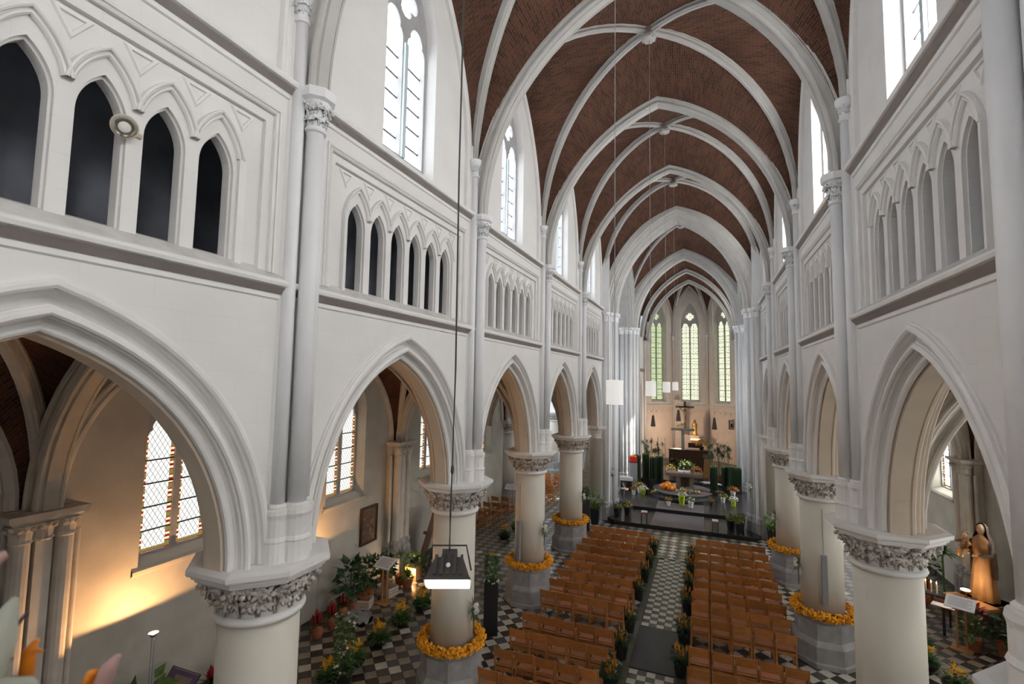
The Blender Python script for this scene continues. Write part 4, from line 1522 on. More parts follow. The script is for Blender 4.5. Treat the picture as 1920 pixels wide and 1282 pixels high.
for (x, y, rz), w in zip(far, FW):
    cnt[w] = cnt.get(w, 0) + 1
    chair(x, y, rz, 'reddish wooden chair %s, %s from the wall side' % (w, ORD[cnt[w] - 1]), 'chairs in the left aisle and transept')

# --- potted plants along the centre aisle -------------------------------------
celo = thing('potted_celosia', 'x', 'potted plant', (0, 0, 0), 0, 'potted celosias lining the centre aisle')
place('pot', pot_mesh(.115, .155, .34, M['blackpot']), celo)
q_ = random.Random(5)
mb = MB()
for i in range(70):
    a = q_.uniform(0, 2 * pi)
    blade(mb, (q_.uniform(-.07, .07), q_.uniform(-.07, .07), .3), a, q_.uniform(.3, 1.35), q_.uniform(.18, .36), .018, .7, 3)
bush(mb, (0, 0, .48), (.2, .2, .14), 130, .09, .022, 0, q_)
stuff(mb.build('foliage', M['leaf1'], celo))
for i in range(9):
    a = 2 * pi * i / 9 + q_.uniform(-.2, .2)
    r = q_.uniform(.05, .17)
    h = q_.uniform(.60, .74)
    s = MB().tube([(r * .6 * cos(a), r * .6 * sin(a), .4), (r * cos(a), r * sin(a), h - .1)], .006, 4)
    s.lathe([(.004, h - .12), (.024, h - .09), (.022, h - .04), (.012, h), (.002, h + .03)], 6, (r * cos(a), r * sin(a)))
    s.build('flower_spike', M['amb'], celo)
pl = [(-.74, 20.75), (-.76, 19.3), (-.78, 17.85), (-.78, 16.4), (-.76, 14.25), (-.76, 12.85), (-.76, 11.3)]
pr = [(.70, 20.4), (.70, 19.0), (.70, 17.5), (.68, 16.0), (.66, 14.1), (.64, 12.65)]
first = True
for side, ps in (('left', pl), ('right', pr)):
    for i, (x, y) in enumerate(ps):
        lb = 'black pot of orange spiked celosia %s of the centre aisle, %s from the altar' % (side, ORD[i])
        if first:
            celo.location = (x, y, 0)
            celo['label'] = lb
            first = False
        else:
            copy_tree(celo, (x, y, 0), rnd.uniform(0, 6), lb, rnd.uniform(.93, 1.08))

# --- yellow bromeliad bowls ----------------------------------------------------
brom = thing('bromeliad_bowl', 'x', 'potted plant', (0, 0, 0), 0, 'bowls of yellow bromeliads on the aisle floor')
place('bowl', MB().lathe([(.12, 0), (.22, .05), (.27, .15), (.28, .19), (.25, .19), (.23, .15)], 24).build('bowl', M['blackpot'], smooth=True, mesh_only=True), brom)
mb = MB()
for i in range(95):
    a = q_.uniform(0, 2 * pi)
    r = q_.uniform(0, .17)
    blade(mb, (r * cos(a), r * sin(a), .17), a + q_.uniform(-.6, .6), q_.uniform(.35, 1.3), q_.uniform(.2, .36), .02, .9, 4)
stuff(mb.build('foliage', M['leaf2'], brom))
for i in range(6):
    a = 2 * pi * i / 6
    r = .12 if i else 0
    h = q_.uniform(.42, .54)
    s = MB()
    for k in range(14):
        blade(s, (r * cos(a), r * sin(a), h - .08 + .008 * k), q_.uniform(0, 6.28), q_.uniform(.2, 1.1), q_.uniform(.09, .14), .018, .3, 2)
    s.build('flower_head', M['yel'], brom)
bl = [(-6.62, 9.15, 'in front, beside the ivy column'), (-6.6, 9.95, 'beside the ivy column, nearer the wall'), (-6.66, 10.95, 'on the left aisle floor, third in the row'),
      (-6.73, 12.05, 'on the left aisle floor, fourth in the row'), (-6.7, 13.1, 'on the left aisle floor, last in the row'),
      (-6.92, 20.1, 'far up the left aisle, nearer of two'), (-6.86, 21.4, 'far up the left aisle, farther of two'),
      (6.42, 16.5, 'right aisle, farthest from viewer'), (6.2, 15.4, 'right aisle, middle of three'), (6.45, 14.5, 'right aisle, nearest the viewer')]
for i, (x, y, w) in enumerate(bl):
    lb = 'black bowl of yellow bromeliads ' + w
    if i == 0:
        brom.location = (x, y, 0)
        brom['label'] = lb
    else:
        copy_tree(brom, (x, y, 0), rnd.uniform(0, 6), lb)

# --- red bromeliads in terracotta jars by the left wall -----------------------
redb = thing('red_bromeliad', 'x', 'potted plant', (0, 0, 0), 0, 'jars of red bromeliads by the left wall')
place('jar', MB().lathe([(.11, 0), (.17, .12), (.185, .24), (.16, .36), (.13, .40), (.14, .43), (.12, .43)], 20).build('jar', M['terra'], smooth=True, mesh_only=True), redb)
mb = MB()
for i in range(60):
    blade(mb, (0, 0, .42), q_.uniform(0, 6.28), q_.uniform(.35, 1.4), q_.uniform(.25, .5), .022, .9, 4)
stuff(mb.build('foliage', M['leaf1'], redb))
for i in range(9):
    a = 2 * pi * i / 9
    r = q_.uniform(.05, .2)
    h = q_.uniform(.68, .86)
    MB().lathe([(.006, h - .25), (.02, h - .18), (.035, h - .08), (.03, h), (.004, h + .06)], 7, (r * cos(a), r * sin(a))).build('flower_spike', M['red'], redb)
for i, (x, y, w) in enumerate([(-8.4, 11.65, 'against the left wall under the second lamp'), (-8.3, 11.1, 'next to the grey sheet by the left wall'), (-8.3, 10.55, 'half hidden behind the nearest column'),
                               (-8.45, 8.2, 'beside the framed picture at bottom left'), (-8.5, 7.75, 'touching the framed picture at bottom left'), (7.75, 19.9, 'by the right aisle wall behind the candles')]):
    lb = 'jar of red spiked bromeliads ' + w
    if i == 0:
        redb.location = (x, y, 0)
        redb.scale = (.82,) * 3
        redb['label'] = lb
    else:
        copy_tree(redb, (x, y, 0), rnd.uniform(0, 6), lb, .82)

# --- large foliage plants along the left wall ---------------------------------
def big_plant(name, label, loc, h, spread, n, L, W, mk, kind='bush', potm='terra', cat='potted plant', group=None):
    t = thing(name, label, cat, loc, rnd.uniform(0, 6), group)
    place('pot', pot_mesh(.14, .19, .32, M[potm]), t)
    q = random.Random(int(abs(loc[0] * 100 + loc[1] * 10)))
    mb = MB()
    if kind == 'bush':
        for k in range(7):
            a = q.uniform(0, 6.28)
            tip = (cos(a) * spread * .7, sin(a) * spread * .7, h * q.uniform(.55, .95))
            mb.tube([(0, 0, .3), (tip[0] * .4, tip[1] * .4, h * .5), tip], .012, 4)
        bush(mb, (0, 0, h * .58), (spread, spread, h * .42), n, L, W, 0, q, -.1)
    elif kind == 'palm':
        mb.tube([(0, 0, .3), (.02, 0, h * .55)], .03, 6)
        for k in range(n):
            blade(mb, (0, 0, h * .55 + q.uniform(-.1, .05)), q.uniform(0, 6.28), q.uniform(.1, 1.4), spread * q.uniform(.7, 1.2), W, 1.0, 5)
    elif kind == 'fern':
        for k in range(n):
            blade(mb, (0, 0, .32), q.uniform(0, 6.28), q.uniform(.3, 1.4), q.uniform(.5, 1) * L, W, 1.1, 5)
    stuff(mb.build('foliage', M[mk], t))
    return t


WG = 'green plants massed along the left aisle wall'
big_plant('split_leaf_plant', 'tall dark split-leaf plant against the left wall beside the thin lamp', (-8.5, 12.05, 0), 1.5, .38, 100, .26, .11, 'leaf1', group=WG)
big_plant('leafy_plant', 'bushy dark plant against the left wall behind the reading stand', (-8.6, 13.0, 0), 1.25, .36, 110, .2, .06, 'leaf1', group=WG)
big_plant('potted_palm', 'feathery palm against the left wall between painting and lamp', (-8.4, 12.55, 0), 1.3, .42, 50, .5, .016, 'leaf2', 'palm', group=WG)
big_plant('leafy_plant', 'dense plant under the framed painting on left wall', (-8.6, 13.75, 0), 1.15, .36, 110, .2, .06, 'leaf1', group=WG)
big_plant('potted_palm', 'thin palm in front of the wall pier beyond the painting', (-8.3, 14.3, 0), 1.7, .5, 60, .5, .014, 'leaf4', 'palm', group=WG)
big_plant('leafy_plant', 'low plant at the foot of the leaning notice board', (-7.75, 15.3, 0), .8, .28, 80, .2, .06, 'leaf1', group=WG)
big_plant('fern', 'green fern by the glowing floor light on left', (-7.95, 14.2, 0), .8, .4, 50, .45, .03, 'leaf3', 'fern', group=WG)
big_plant('leafy_plant', 'leafy plant at the lower left edge below the lamp', (-8.3, 6.25, 0), 1.35, .3, 40, .3, .12, 'leaf2', group=WG)
big_plant('leafy_plant', 'dark plant left of the framed picture at lower left', (-8.2, 5.6, 0), 1.1, .28, 60, .3, .1, 'leaf1', group=WG)
RG = 'plants round the statue in the right aisle'
big_plant('potted_palm', 'spiky tall palm left of the statue in the right aisle', (8.05, 19.5, 0), 3.2, .5, 46, .6, .03, 'leaf2', 'palm', group=RG)
big_plant('leafy_plant', 'dark bushy plant behind the reading stand on right', (8.35, 16.85, 0), 1.0, .32, 110, .2, .07, 'leaf1', group=RG)
big_plant('leafy_plant', 'dark green shrub in the right aisle corner near viewer', (8.45, 16.1, 0), 1.1, .4, 110, .2, .07, 'leaf1', group=RG)
big_plant('leafy_plant', 'dark shrub beyond the nearest right capital', (8.1, 21.3, 0), 1.5, .45, 120, .2, .07, 'leaf1', group=RG)
_t = big_plant('poinsettia', 'red poinsettia beyond the nearest right column capital', (7.6, 20.55, 0), .95, .4, 60, .2, .07, 'leaf1', group=RG)
mb = MB()
bush(mb, (0, 0, .85), (.5, .5, .2), 60, .16, .05)
stuff(mb.build('bracts', M['red'], _t))
_t = big_plant('poinsettia', 'small red poinsettia in front of the statue', (7.72, 16.95, 0), .85, .22, 40, .2, .07, 'leaf2', group=RG)
mb = MB()
bush(mb, (.1, 0, .95), (.3, .3, .12), 36, .16, .05)
stuff(mb.build('bracts', M['red'], _t))

# ivy column, left foreground
t = thing('ivy_topiary', 'tall column of small-leaved green ivy at the left aisle edge', 'plant', (-6.35, 9.3, 0))
place('pot', pot_mesh(.15, .2, .3, M['blackpot']), t)
mb = MB()
for k in range(420):
    a, z = rnd.uniform(0, 6.28), rnd.uniform(.25, 1.5)
    r = .2 * rnd.uniform(.6, 1.05)
    leaf(mb, (r * cos(a), r * sin(a), z), (cos(a), sin(a), rnd.uniform(-.6, .4)), .09, .035, 1 if rnd.random() < .12 else 0)
stuff(mb.build('foliage', [M['leaf2'], M['whi']], t))

# black pedestals with greenery
def pedestal(loc, h, w, label, seed, tall=.75, rz=.4):
    t = thing('flower_pedestal', label, 'pedestal', loc, rz, 'black pedestals with green plants')
    MB().box(-w, w, -w, w, 0, h).build('plinth', M['blackbox'], t)
    q = random.Random(seed)
    mb = MB()
    for k in range(260):
        a, z = q.uniform(0, 6.28), q.uniform(0, tall)
        r = .16 * q.uniform(.5, 1.1) * (1 - z / tall * .35)
        leaf(mb, (r * cos(a), r * sin(a), h + z), (cos(a), sin(a), q.uniform(-.6, .5)), .11, .035, 0, q)
    stuff(mb.build('foliage', M['leaf2'], t))
    mb = MB()
    for k in range(40):
        a = q.uniform(0, 6.28)
        mb.ball((.2 * cos(a), .2 * sin(a), h + q.uniform(-.05, .1)), .022, 1)
    stuff(mb.build('blossoms', M['whi'], t))
    mb = MB()
    for k in range(10):
        blade(mb, (q.uniform(-.1, .1), q.uniform(-.1, .1), h + tall * .9), q.uniform(0, 6.28), q.uniform(.4, 1.2), .1, .02, .3, 2)
    stuff(mb.build('yellow_flowers', M['yel'], t))
    return t


pedestal((-4.25, 12.65, 0), 1.36, .19, 'tall black square pedestal with a leafy plant beside the left columns', 2)
pedestal((-3.95, 22.5, 0), 1.5, .18, 'black square pedestal by the far left column near the altar steps', 3, .5)

# --- garlands, bouquets, speakers on the columns ------------------------------
gm = MB()
qq = random.Random(9)
for i in range(760):
    a = 2 * pi * i / 760 * 7.3
    b = qq.uniform(0, 6.28)
    R, r = .655, .105 * qq.uniform(.45, 1.08)
    c = ((R + r * cos(b)) * cos(a), (R + r * cos(b)) * sin(a), .0 + r * sin(b) * .9)
    rot = Matrix.Rotation(qq.uniform(0, 6), 3, 'Z') @ Matrix.Rotation(qq.uniform(0, 6), 3, 'X')
    gm.ball(c, (.035, .045, .018), 1, rot)
gmesh = gm.build('garland', M['gar'], mesh_only=True)
for sx, k in ((-1, 2), (-1, 3), (-1, 4), (1, 3), (1, 4)):
    o = place('marigold_garland', gmesh, None, (sx * 4, Y[k], 1.19))
    tag(o, 'orange marigold garland round the base of the %s column, %s from the altar steps' % (SIDE[sx], ORD[4 - k]), 'garland', 'marigold garlands on column bases')
    o.rotation_euler = (0, 0, k * 1.3)

bq = thing('bouquet', 'x', 'bouquet', (0, 0, 0), 0, 'white bouquets fastened to the piers')
mb = MB()
for k in range(60):
    blade(mb, (0, 0, 0), rnd.uniform(-1.6, 1.6), rnd.uniform(-1.5, 1.5), rnd.uniform(.14, .36), .012, .3, 3)
stuff(mb.build('greenery', M['leaf4'], bq))
for k, (dx, dz) in enumerate(((.07, .05), (.09, -.06))):
    s = MB()
    s.ball((dx, .03 * k, dz), (.055, .055, .05), 2)
    for a in range(6):
        s.ball((dx + .02, .05 * cos(a), dz + .045 * sin(a)), (.03, .03, .03), 1)
    s.build('rose', M['whi'], bq)
MB().tube([(.03, 0, 0), (.02, 0, -.55)], .012, 5).build('stems', M['leaf1'], bq)
bqs = [((-3.47, 14.86, 2.3), -.7, 'on the left column beside the rear chairs'), ((-3.47, 19.95, 2.2), -.5, 'on the left column nearest the altar steps'), ((-3.10, 24.75, 2.4), -1.2, 'on the left crossing pier'),
       ((3.08, 24.8, 2.3), -1.9, 'on the right crossing pier'), ((3.46, 14.85, 2.3), 3.4, 'on the right column beside the front chairs'), ((3.5, 19.95, 2.2), 3.5, 'on the right column nearest the altar steps'),
       ((-3.46, 9.9, 1.95), -.4, 'on the nearest lit left column by the pedestal')]
for i, (p_, rz, w) in enumerate(bqs):
    lb = 'white rose bouquet with grasses ' + w
    if i == 0:
        bq.location = p_
        bq.rotation_euler = (0, 0, rz)
        bq['label'] = lb
    else:
        copy_tree(bq, p_, rz, lb)

def speaker(loc, rz, label):
    t = thing('column_speaker', label, 'loudspeaker', loc, rz, 'grey line loudspeakers on columns')
    MB().box(-.06, .06, -.05, .05, 0, 1.18).build('cabinet', M['greymet'], t)
    MB().box(-.05, .05, -.054, -.048, .03, 1.15).build('grille', M['greymet'], t)
    MB().box(-.02, .02, .04, .12, .2, .24).box(-.02, .02, .04, .12, .9, .94).build('bracket', M['iron'], t)
    MB().tube([(0, .05, 1.18), (0, .07, 1.9), (0, .07, 2.3)], .008, 5).build('cable', M['greymet'], t)


speaker((-4.17, 14.50, 1.32), -.15, 'slim grey loudspeaker on the left column facing the chairs')
speaker((3.95, 14.50, 1.45), 0, 'slim grey loudspeaker on the right column facing the chairs')

# --- reading stands -----------------------------------------------------------
def reading_stand(loc, rz, label):
    t = thing('reading_stand', label, 'stand', loc, rz, 'wooden reading stands with white cards')
    MB().box(-.22, .22, -.2, .2, 0, .03).build('base', M['pine'], t)
    for s in (-1, 1):
        MB().box(s * .09 - .022, s * .09 + .022, -.02, .025, .03, 1.12).build('post', M['pine'], t)
    c = MB().hexa([(-.30, -.2, 1.07), (.30, -.2, 1.07), (.30, .2, 1.27), (-.30, .2, 1.27)], [(-.30, -.21, 1.09), (.30, -.21, 1.09), (.30, .19, 1.29), (-.30, .19, 1.29)]).build('card', M['paper'], t)
    ln = MB()
    for k in range(8):
        yy = .13 - k * .038
        zz = 1.09 + (yy + .21) * .5
        ln.add([(-.24, yy, zz + .003), (.24 - .1 * (k % 3 == 2), yy, zz + .003), (.24 - .1 * (k % 3 == 2), yy - .012, zz - .003), (-.24, yy - .012, zz - .003)], [(0, 1, 2, 3)])
    ln.build('print', M['ink'], c)


reading_stand((-7.95, 12.95, 0), -.1, 'pine reading stand with white card in the left aisle among plants')
reading_stand((-8.45, 24.6, 0), .1, 'distant pine reading stand with white card before the transept column')
reading_stand((7.45, 16.85, 0), -.5, 'pine reading stand with white card in the right aisle')
t = thing('card_stand', 'pale grey card on a low stand beside the right reading stand', 'stand', (7.35, 17.6, 0), -.5)
MB().box(-.25, .25, -.15, .15, .78, .80).build('card', M['paper'], t)
MB().box(-.03, .03, -.03, .03, 0, .78).build('post', M['iron'], t)

# --- pictures and boards on the left ------------------------------------------
m_, nt_, b_ = _new('old_painting')
tc_ = nt_.nodes.new('ShaderNodeTexCoord')
no_ = nt_.nodes.new('ShaderNodeTexNoise')
no_.inputs['Scale'].default_value = 7
no_.inputs['Detail'].default_value = 6
cr_ = nt_.nodes.new('ShaderNodeValToRGB')
for i, (p_, c_) in enumerate(((.3, (.05, .03, .02, 1)), (.45, (.20, .09, .05, 1)), (.55, (.10, .09, .07, 1)), (.68, (.34, .22, .14, 1)))):
    e_ = cr_.color_ramp.elements[i] if i < 2 else cr_.color_ramp.elements.new(p_)
    e_.position = p_
    e_.color = c_
nt_.links.new(tc_.outputs['Object'], no_.inputs['Vector'])
nt_.links.new(no_.outputs[0], cr_.inputs[0])
nt_.links.new(cr_.outputs[0], b_.inputs['Base Color'])
M['painting'] = m_
t = thing('framed_painting', 'dark framed brown painting hanging on the left aisle wall', 'painting', (-9.17, 13.65, 2.0))
MB().box(-.02, .02, -.36, .36, -.54, .54).build('canvas', M['painting'], t)
for y0, y1, z0, z1 in ((-.42, -.35, -.6, .6), (.35, .42, -.6, .6), (-.35, .35, -.6, -.53), (-.35, .35, .53, .6)):
    MB().box(-.025, .05, y0, y1, z0, z1).build('frame_rail', M['darkwood'], t)

M['board'] = mat('pinkish_print_board', (0.52, 0.26, 0.16), 0.8, 0.35, 26)
t = thing('notice_board', 'leaning pinkish board of small prints behind the lit left column', 'board', (-8.4, 16.4, 0), -.95)
brd = MB().hexa([(-.62, -.35, .12), (.62, -.35, .12), (.62, -.31, .12), (-.62, -.31, .12)], [(-.62, .2, 2.05), (.62, .2, 2.05), (.62, .24, 2.05), (-.62, .24, 2.05)]).build('panel', M['board'], t)
pm = MB()
for i in range(9):
    for j in range(12):
        u = -.52 + i * .13
        v0 = .2 + j * .15
        yy = lambda z: -.36 + (z - .12) * .55 / 1.93
        pm.add([(u - .05, yy(v0) - .004, v0), (u + .05, yy(v0) - .004, v0), (u + .05, yy(v0 + .1) - .004, v0 + .1), (u - .05, yy(v0 + .1) - .004, v0 + .1)], [(0, 1, 2, 3)])
stuff(pm.build('prints', M['soffit'], brd))
for s in (-1, 1):
    MB().tube([(s * .6, -.36, 0), (s * .6, .22, 2.1)], .02, 5).build('easel_leg', M['pine'], t)
MB().tube([(0, .1, 1.6), (0, .75, 0)], .018, 5).build('easel_prop', M['pine'], t)
MB().ball((-.45, -.2, .95), .07, 2).build('globe', M['greymet'], t)

t = thing('picture_on_easel', 'violet-mounted framed picture tilted on an easel at bottom left', 'picture', (-8.45, 7.0, .75), 1.1)
R45 = Matrix.Rotation(.62, 4, 'Y') @ Matrix.Rotation(-.3, 4, 'X')
for nm, w, d0, d1, mk in (('mount', .27, -.012, .012, 'violet'), ('print', .17, -.018, -.010, 'painting')):
    o = MB().box(-w, w, d0, d1, -w * .82, w * .82).build(nm, M[mk], t)
    o.matrix_local = R45
for a in range(4):
    o = MB().box(-.30, .30, -.02, .02, .225, .25).build('frame_rail', M['darkwood'], t) if a % 2 == 0 else MB().box(.275, .30, -.02, .02, -.25, .25).build('frame_rail', M['darkwood'], t)
    o.matrix_local = R45 @ Matrix.Rotation(pi * (a // 2), 4, 'Y')
MB().tube([(-.2, .1, -.75), (0, .05, .1), (.2, .1, -.75)], .015, 5).build('easel', M['darkwood'], t)

# --- floor lamps --------------------------------------------------------------
def halogen(loc, h, label, energy, aim):
    t = thing('floor_lamp', label, 'lamp', loc, 0, 'slim halogen floor lamps by the left wall')
    MB().lathe([(.13, 0), (.13, .02), (.02, .03)], 16).build('base', M['iron'], t)
    for s in (-.025, .025):
        MB().tube([(0, s, .02), (0, s, h - .04)], .008, 6).build('pole', M['greymet'], t)
    MB().lathe([(.02, h - .06), (.05, h - .03), (.085, h + .03)], 16, cap=False).build('reflector', M['greymet'], t, smooth=True)
    MB().lathe([(.0, h), (.03, h + .005), (.035, h + .02), (.02, h + .04), (.0, h + .045)], 10).build('bulb', M['halogen'], t, smooth=True)
    lamp('halogen_light', 'SPOT', (0, 0, h + .07), energy, (1.0, .50, .19), t, .03, aim, radians(180), .12)


halogen((-8.38, 6.38, 0), 2.0, 'lit slim floor lamp by the left wall at lower left', 85, (.06, 0, 1))
halogen((-8.55, 10.77, 0), 1.86, 'lit slim floor lamp by the left wall behind the nearest capital', 60, (.06, 0, 1))
t = thing('floor_spotlight', 'small lit floor spotlight beside the fern in the left aisle', 'lamp', (-8.1, 14.6, 0))
MB().lathe([(.08, 0), (.08, .05), (.06, .09)], 12).build('base', M['whitepot'], t)
MB().ball((0, 0, .22), .055, 2).build('bulb', M['halogen'], t, smooth=True)
MB().tube([(0, 0, .08), (0, 0, .2)], .012, 6).build('stem', M['iron'], t)
lamp('spot_glow', 'POINT', (0, 0, .34), 12, (1, .66, .34), t, .06)
t = thing('wooden_tub', 'small lit wooden tub of yellow-green plants in left aisle', 'potted plant', (-8.15, 14.85, 0))
MB().box(-.22, .22, -.18, .18, 0, .42).build('tub', M['pine'], t)
mb = MB()
bush(mb, (0, 0, .6), (.32, .3, .25), 120, .14, .04)
stuff(mb.build('foliage', M['leaf3'], t))
for i, (x, y, rz) in enumerate(((-8.4, 12.45, .3), (-8.25, 13.5, -.2))):
    t = thing('wooden_crate', ['pale slatted wooden crate under the dark plants by left wall', 'pale slatted crate right of the left reading stand'][i], 'crate', (x, y, 0), rz, 'slatted crates by the left wall')
    for k in range(3):
        for s in (-1, 1):
            MB().box(-.3, .3, s * .2 - .01, s * .2 + .01, .02 + k * .09, .09 + k * .09).build('slat', M['soffit'], t)
            MB().box(s * .3 - .01, s * .3 + .01, -.2, .2, .02 + k * .09, .09 + k * .09).build('slat', M['soffit'], t)
    MB().box(-.3, .3, -.2, .2, 0, .02).build('bottom', M['soffit'], t)
sh = MB()
rows = []
for i in range(9):
    rows.append([(-.45 + i * .11, -.28 + j * .08, max(.004, .10 * sin(i * 1.7) * sin(j * 1.3 + i) + .09)) for j in range(8)])
sh.grid(rows)
rows2 = [[(x, y, 0) for x, y, z in r] for r in rows]
sh.grid(rows2)
tag(sh.build('crumpled_sheet', M['greymet'], None, smooth=True, loc=(-8.0, 11.75, 0.0)), 'crumpled grey plastic sheet on the left aisle floor', 'sheet')

# --- pendants, floodlight, spotlight ------------------------------------------
for k in range(4):
    yk = (Y[k + 1] + Y[k + 2]) / 2
    t = thing('pendant_lamp', 'white cylindrical pendant lamp over the centre aisle, %s from the viewer' % ORD[k], 'lamp', (0.01, yk, 6.52), 0, 'white cylinder pendants on long wires')
    MB().lathe([(.125, 0), (.125, .36), (.02, .365)], 28).build('shade', M['shade'], t, smooth=True, angle=.6)
    MB().tube([(0, 0, .36), (0, 0, 15.78 - 6.52)], .006, 5).build('wire', M['greymet'], t)
t = thing('floodlight', 'black floodlight with lit panel hanging on a cable before the left columns', 'lamp', (-.99, 4.2, 4.97), .42)
body = MB()
body.hexa([(-.20, -.10, .0), (.20, -.10, .0), (.20, .16, .0), (-.20, .16, .0)], [(-.13, -.04, .19), (.13, -.04, .19), (.13, .10, .19), (-.13, .10, .19)])
hs = body.build('housing', M['blackmet'], t)
for k in range(5):
    x = -.12 + k * .06
    MB().hexa([(x - .012, -.115, .02), (x + .012, -.115, .02), (x + .012, -.09, .02), (x - .012, -.09, .02)], [(x - .012, -.05, .21), (x + .012, -.05, .21), (x + .012, .0, .21), (x - .012, .0, .21)]).build('fin', M['blackmet'], hs)
MB().ball((0, -.105, .10), (.022, .01, .022), 2).build('badge', M['paper'], hs)
MB().box(-.07, .07, -.02, .08, .19, .27).build('junction_box', M['blackmet'], t)
MB().hexa([(-.215, -.12, -.03), (.215, -.12, -.03), (.215, .18, -.03), (-.215, .18, -.03)], [(-.205, -.105, .0), (.205, -.105, .0), (.205, .165, .0), (-.205, .165, .0)]).build('rim', M['blackmet'], t)
MB().hexa([(-.19, -.10, -.075), (.19, -.10, -.075), (.19, .16, -.036), (-.19, .16, -.036)], [(-.2, -.105, -.03), (.2, -.105, -.03), (.2, .165, -.03), (-.2, .165, -.03)]).build('light_panel', M['led'], t)
MB().tube([(-.21, .03, .08), (-.16, .03, .31), (.16, .03, .31), (.21, .03, .08)], .009, 5).build('yoke', M['iron'], t)
MB().tube([(0, .03, .26), (.0, .03, .6), (.012, .03, 2.0), (-.005, .03, 4.0), (.0, .03, 9.6)], .009, 5).build('cable', M['iron'], t)
MB().ball((.006, .03, 1.02), (.018, .018, .06), 1).build('tape', M['leaf1'], t)
for _c in list(t.children):
    if _c.name.split('.')[0] in ('housing', 'rim', 'light_panel', 'junction_box'):
        _c.matrix_local = Matrix.Translation((0, 0, .08)) @ Matrix.Rotation(radians(-36), 4, 'X') @ Matrix.Translation((0, -.03, -.08))
lamp('flood_beam', 'SPOT', (0, -.16, -.06), 70, (1, .92, .78), t, .1, (0, -.7, -.7), radians(140), .6)

t = thing('gallery_spotlight', 'round silver spotlight clamped in a gallery lancet at upper left', 'lamp', (-3.70, 2.70, 9.14))
QS = (CAM - Vector((-3.70, 2.70, 9.14)) + Vector((-.6, .2, .9))).to_track_quat('Z', 'Y').to_matrix().to_4x4()
M['silver'] = mat('silver_reflector', (0.62, 0.60, 0.55), 0.25, metal=0.9)
for nm, ob, mk in (('bowl', [(.03, -.14), (.05, -.13), (.08, -.05), (.105, .0), (.11, .015), (.098, .02)], 'soffit'), ('reflector', [(.097, .02), (.075, -.03), (.03, -.05), (.0, -.055)], 'silver'),
                   ('lens', [(.0, -.01), (.045, -.008), (.05, -.02)], 'whitepot')):
    o = MB().lathe(ob, 24, cap=False).build(nm, M[mk], t, smooth=True)
    o.matrix_local = QS
MB().tube([(-.06, .03, 0), (-.05, .10, -.01), (-.05, .17, -.01)], .03, 8).build('clamp', M['soffit'], t)

# ------------------------------------------------------------------ altar and chancel
def stool(x, y, label):
    t = thing('altar_stool', label, 'stool', (x, y, .17), 0, 'small red stools on the altar step')
    for sx in (-1, 1):
        for sy in (-1, 1):
            MB().box(sx * .12 - .014, sx * .12 + .014, sy * .12 - .014, sy * .12 + .014, 0, .42).build('leg', M['darkwood'], t)
    for s in (-1, 1):
        lp = [(-.135, .33)] + [(.105 * cos(a), .33 + .06 * sin(a)) for a in [pi - pi * i / 8 for i in range(9)]] + [(.135, .33), (.135, .43), (-.135, .43)]
        MB().slab([lp], lambda u, v, d, s=s: (u, s * .125 + d, v), -.008, .008).build('apron', M['red'], t)
    MB().box(-.13, .13, -.13, .13, .43, .48).build('cushion', M['cloth'], t)


stool(-1.58, 24.75, 'small red stool with white cushion on the left of the altar step')
stool(1.58, 24.6, 'small red stool with white cushion on the right of the altar step')

t = thing('altar_table', 'brown stone altar table on the round dais', 'altar', (0, 30.75, .66))
MB().box(-1.0, 1.0, -.45, .45, .78, .95).build('top', M['altar'], t)
MB().box(-.42, -.2, -.3, .3, 0, .78).build('leg', M['altar'], t)
MB().box(.3, .52, -.3, .3, 0, .78).build('leg', M['altar'], t)
MB().box(-.2, .3, .1, .2, .1, .78).build('back_panel', M['altar'], t)
for i in range(7):
    s = MB()
    a = -1 + i / 3
    s.tube([(.05 + .02 * i - .06, -.32, .72), (.05 + .16 * sin(a * 1.1), -.36, .45 + .1 * abs(a)), (.05, -.34, .12)], .012, 5)
    s.build('leg_twig', M['darkwood'], t)


def heap(name, label, cat, loc, r, n, ms, sz, group=None, green='leaf2', gn=40, pot=None):
    """flower arrangement: greenery and separate blossoms"""
    t = thing(name, label, cat, loc, 0, group)
    z0 = 0
    if pot:
        pr, ph, pm = pot
        place('pot', pot_mesh(pr * .75, pr, ph, M[pm], 16, .008), t)
        z0 = ph
    q = random.Random(int(loc[0] * 77 + loc[1] * 31))
    mb = MB()
    bush(mb, (0, 0, z0 + r[2] * .5), (r[0] * .85, r[1] * .85, r[2] * .6), gn, .12, .03, 0, q)
    stuff(mb.build('greenery', M[green], t))
    mb = MB()
    for i in range(n):
        a, z = q.uniform(0, 6.28), q.uniform(0.05, 1)
        k = sqrt(max(0, 1 - z * z)) * q.uniform(.7, 1)
        c = (r[0] * k * cos(a), r[1] * k * sin(a), z0 + r[2] * (.15 + .85 * z))
        s = sz * q.uniform(.7, 1.2)
        mb.ball(c, (s, s, s * .7), 1, None, q.randrange(len(ms)))
    stuff(mb.build('blossoms', [M[x] for x in ms], t))
    return t


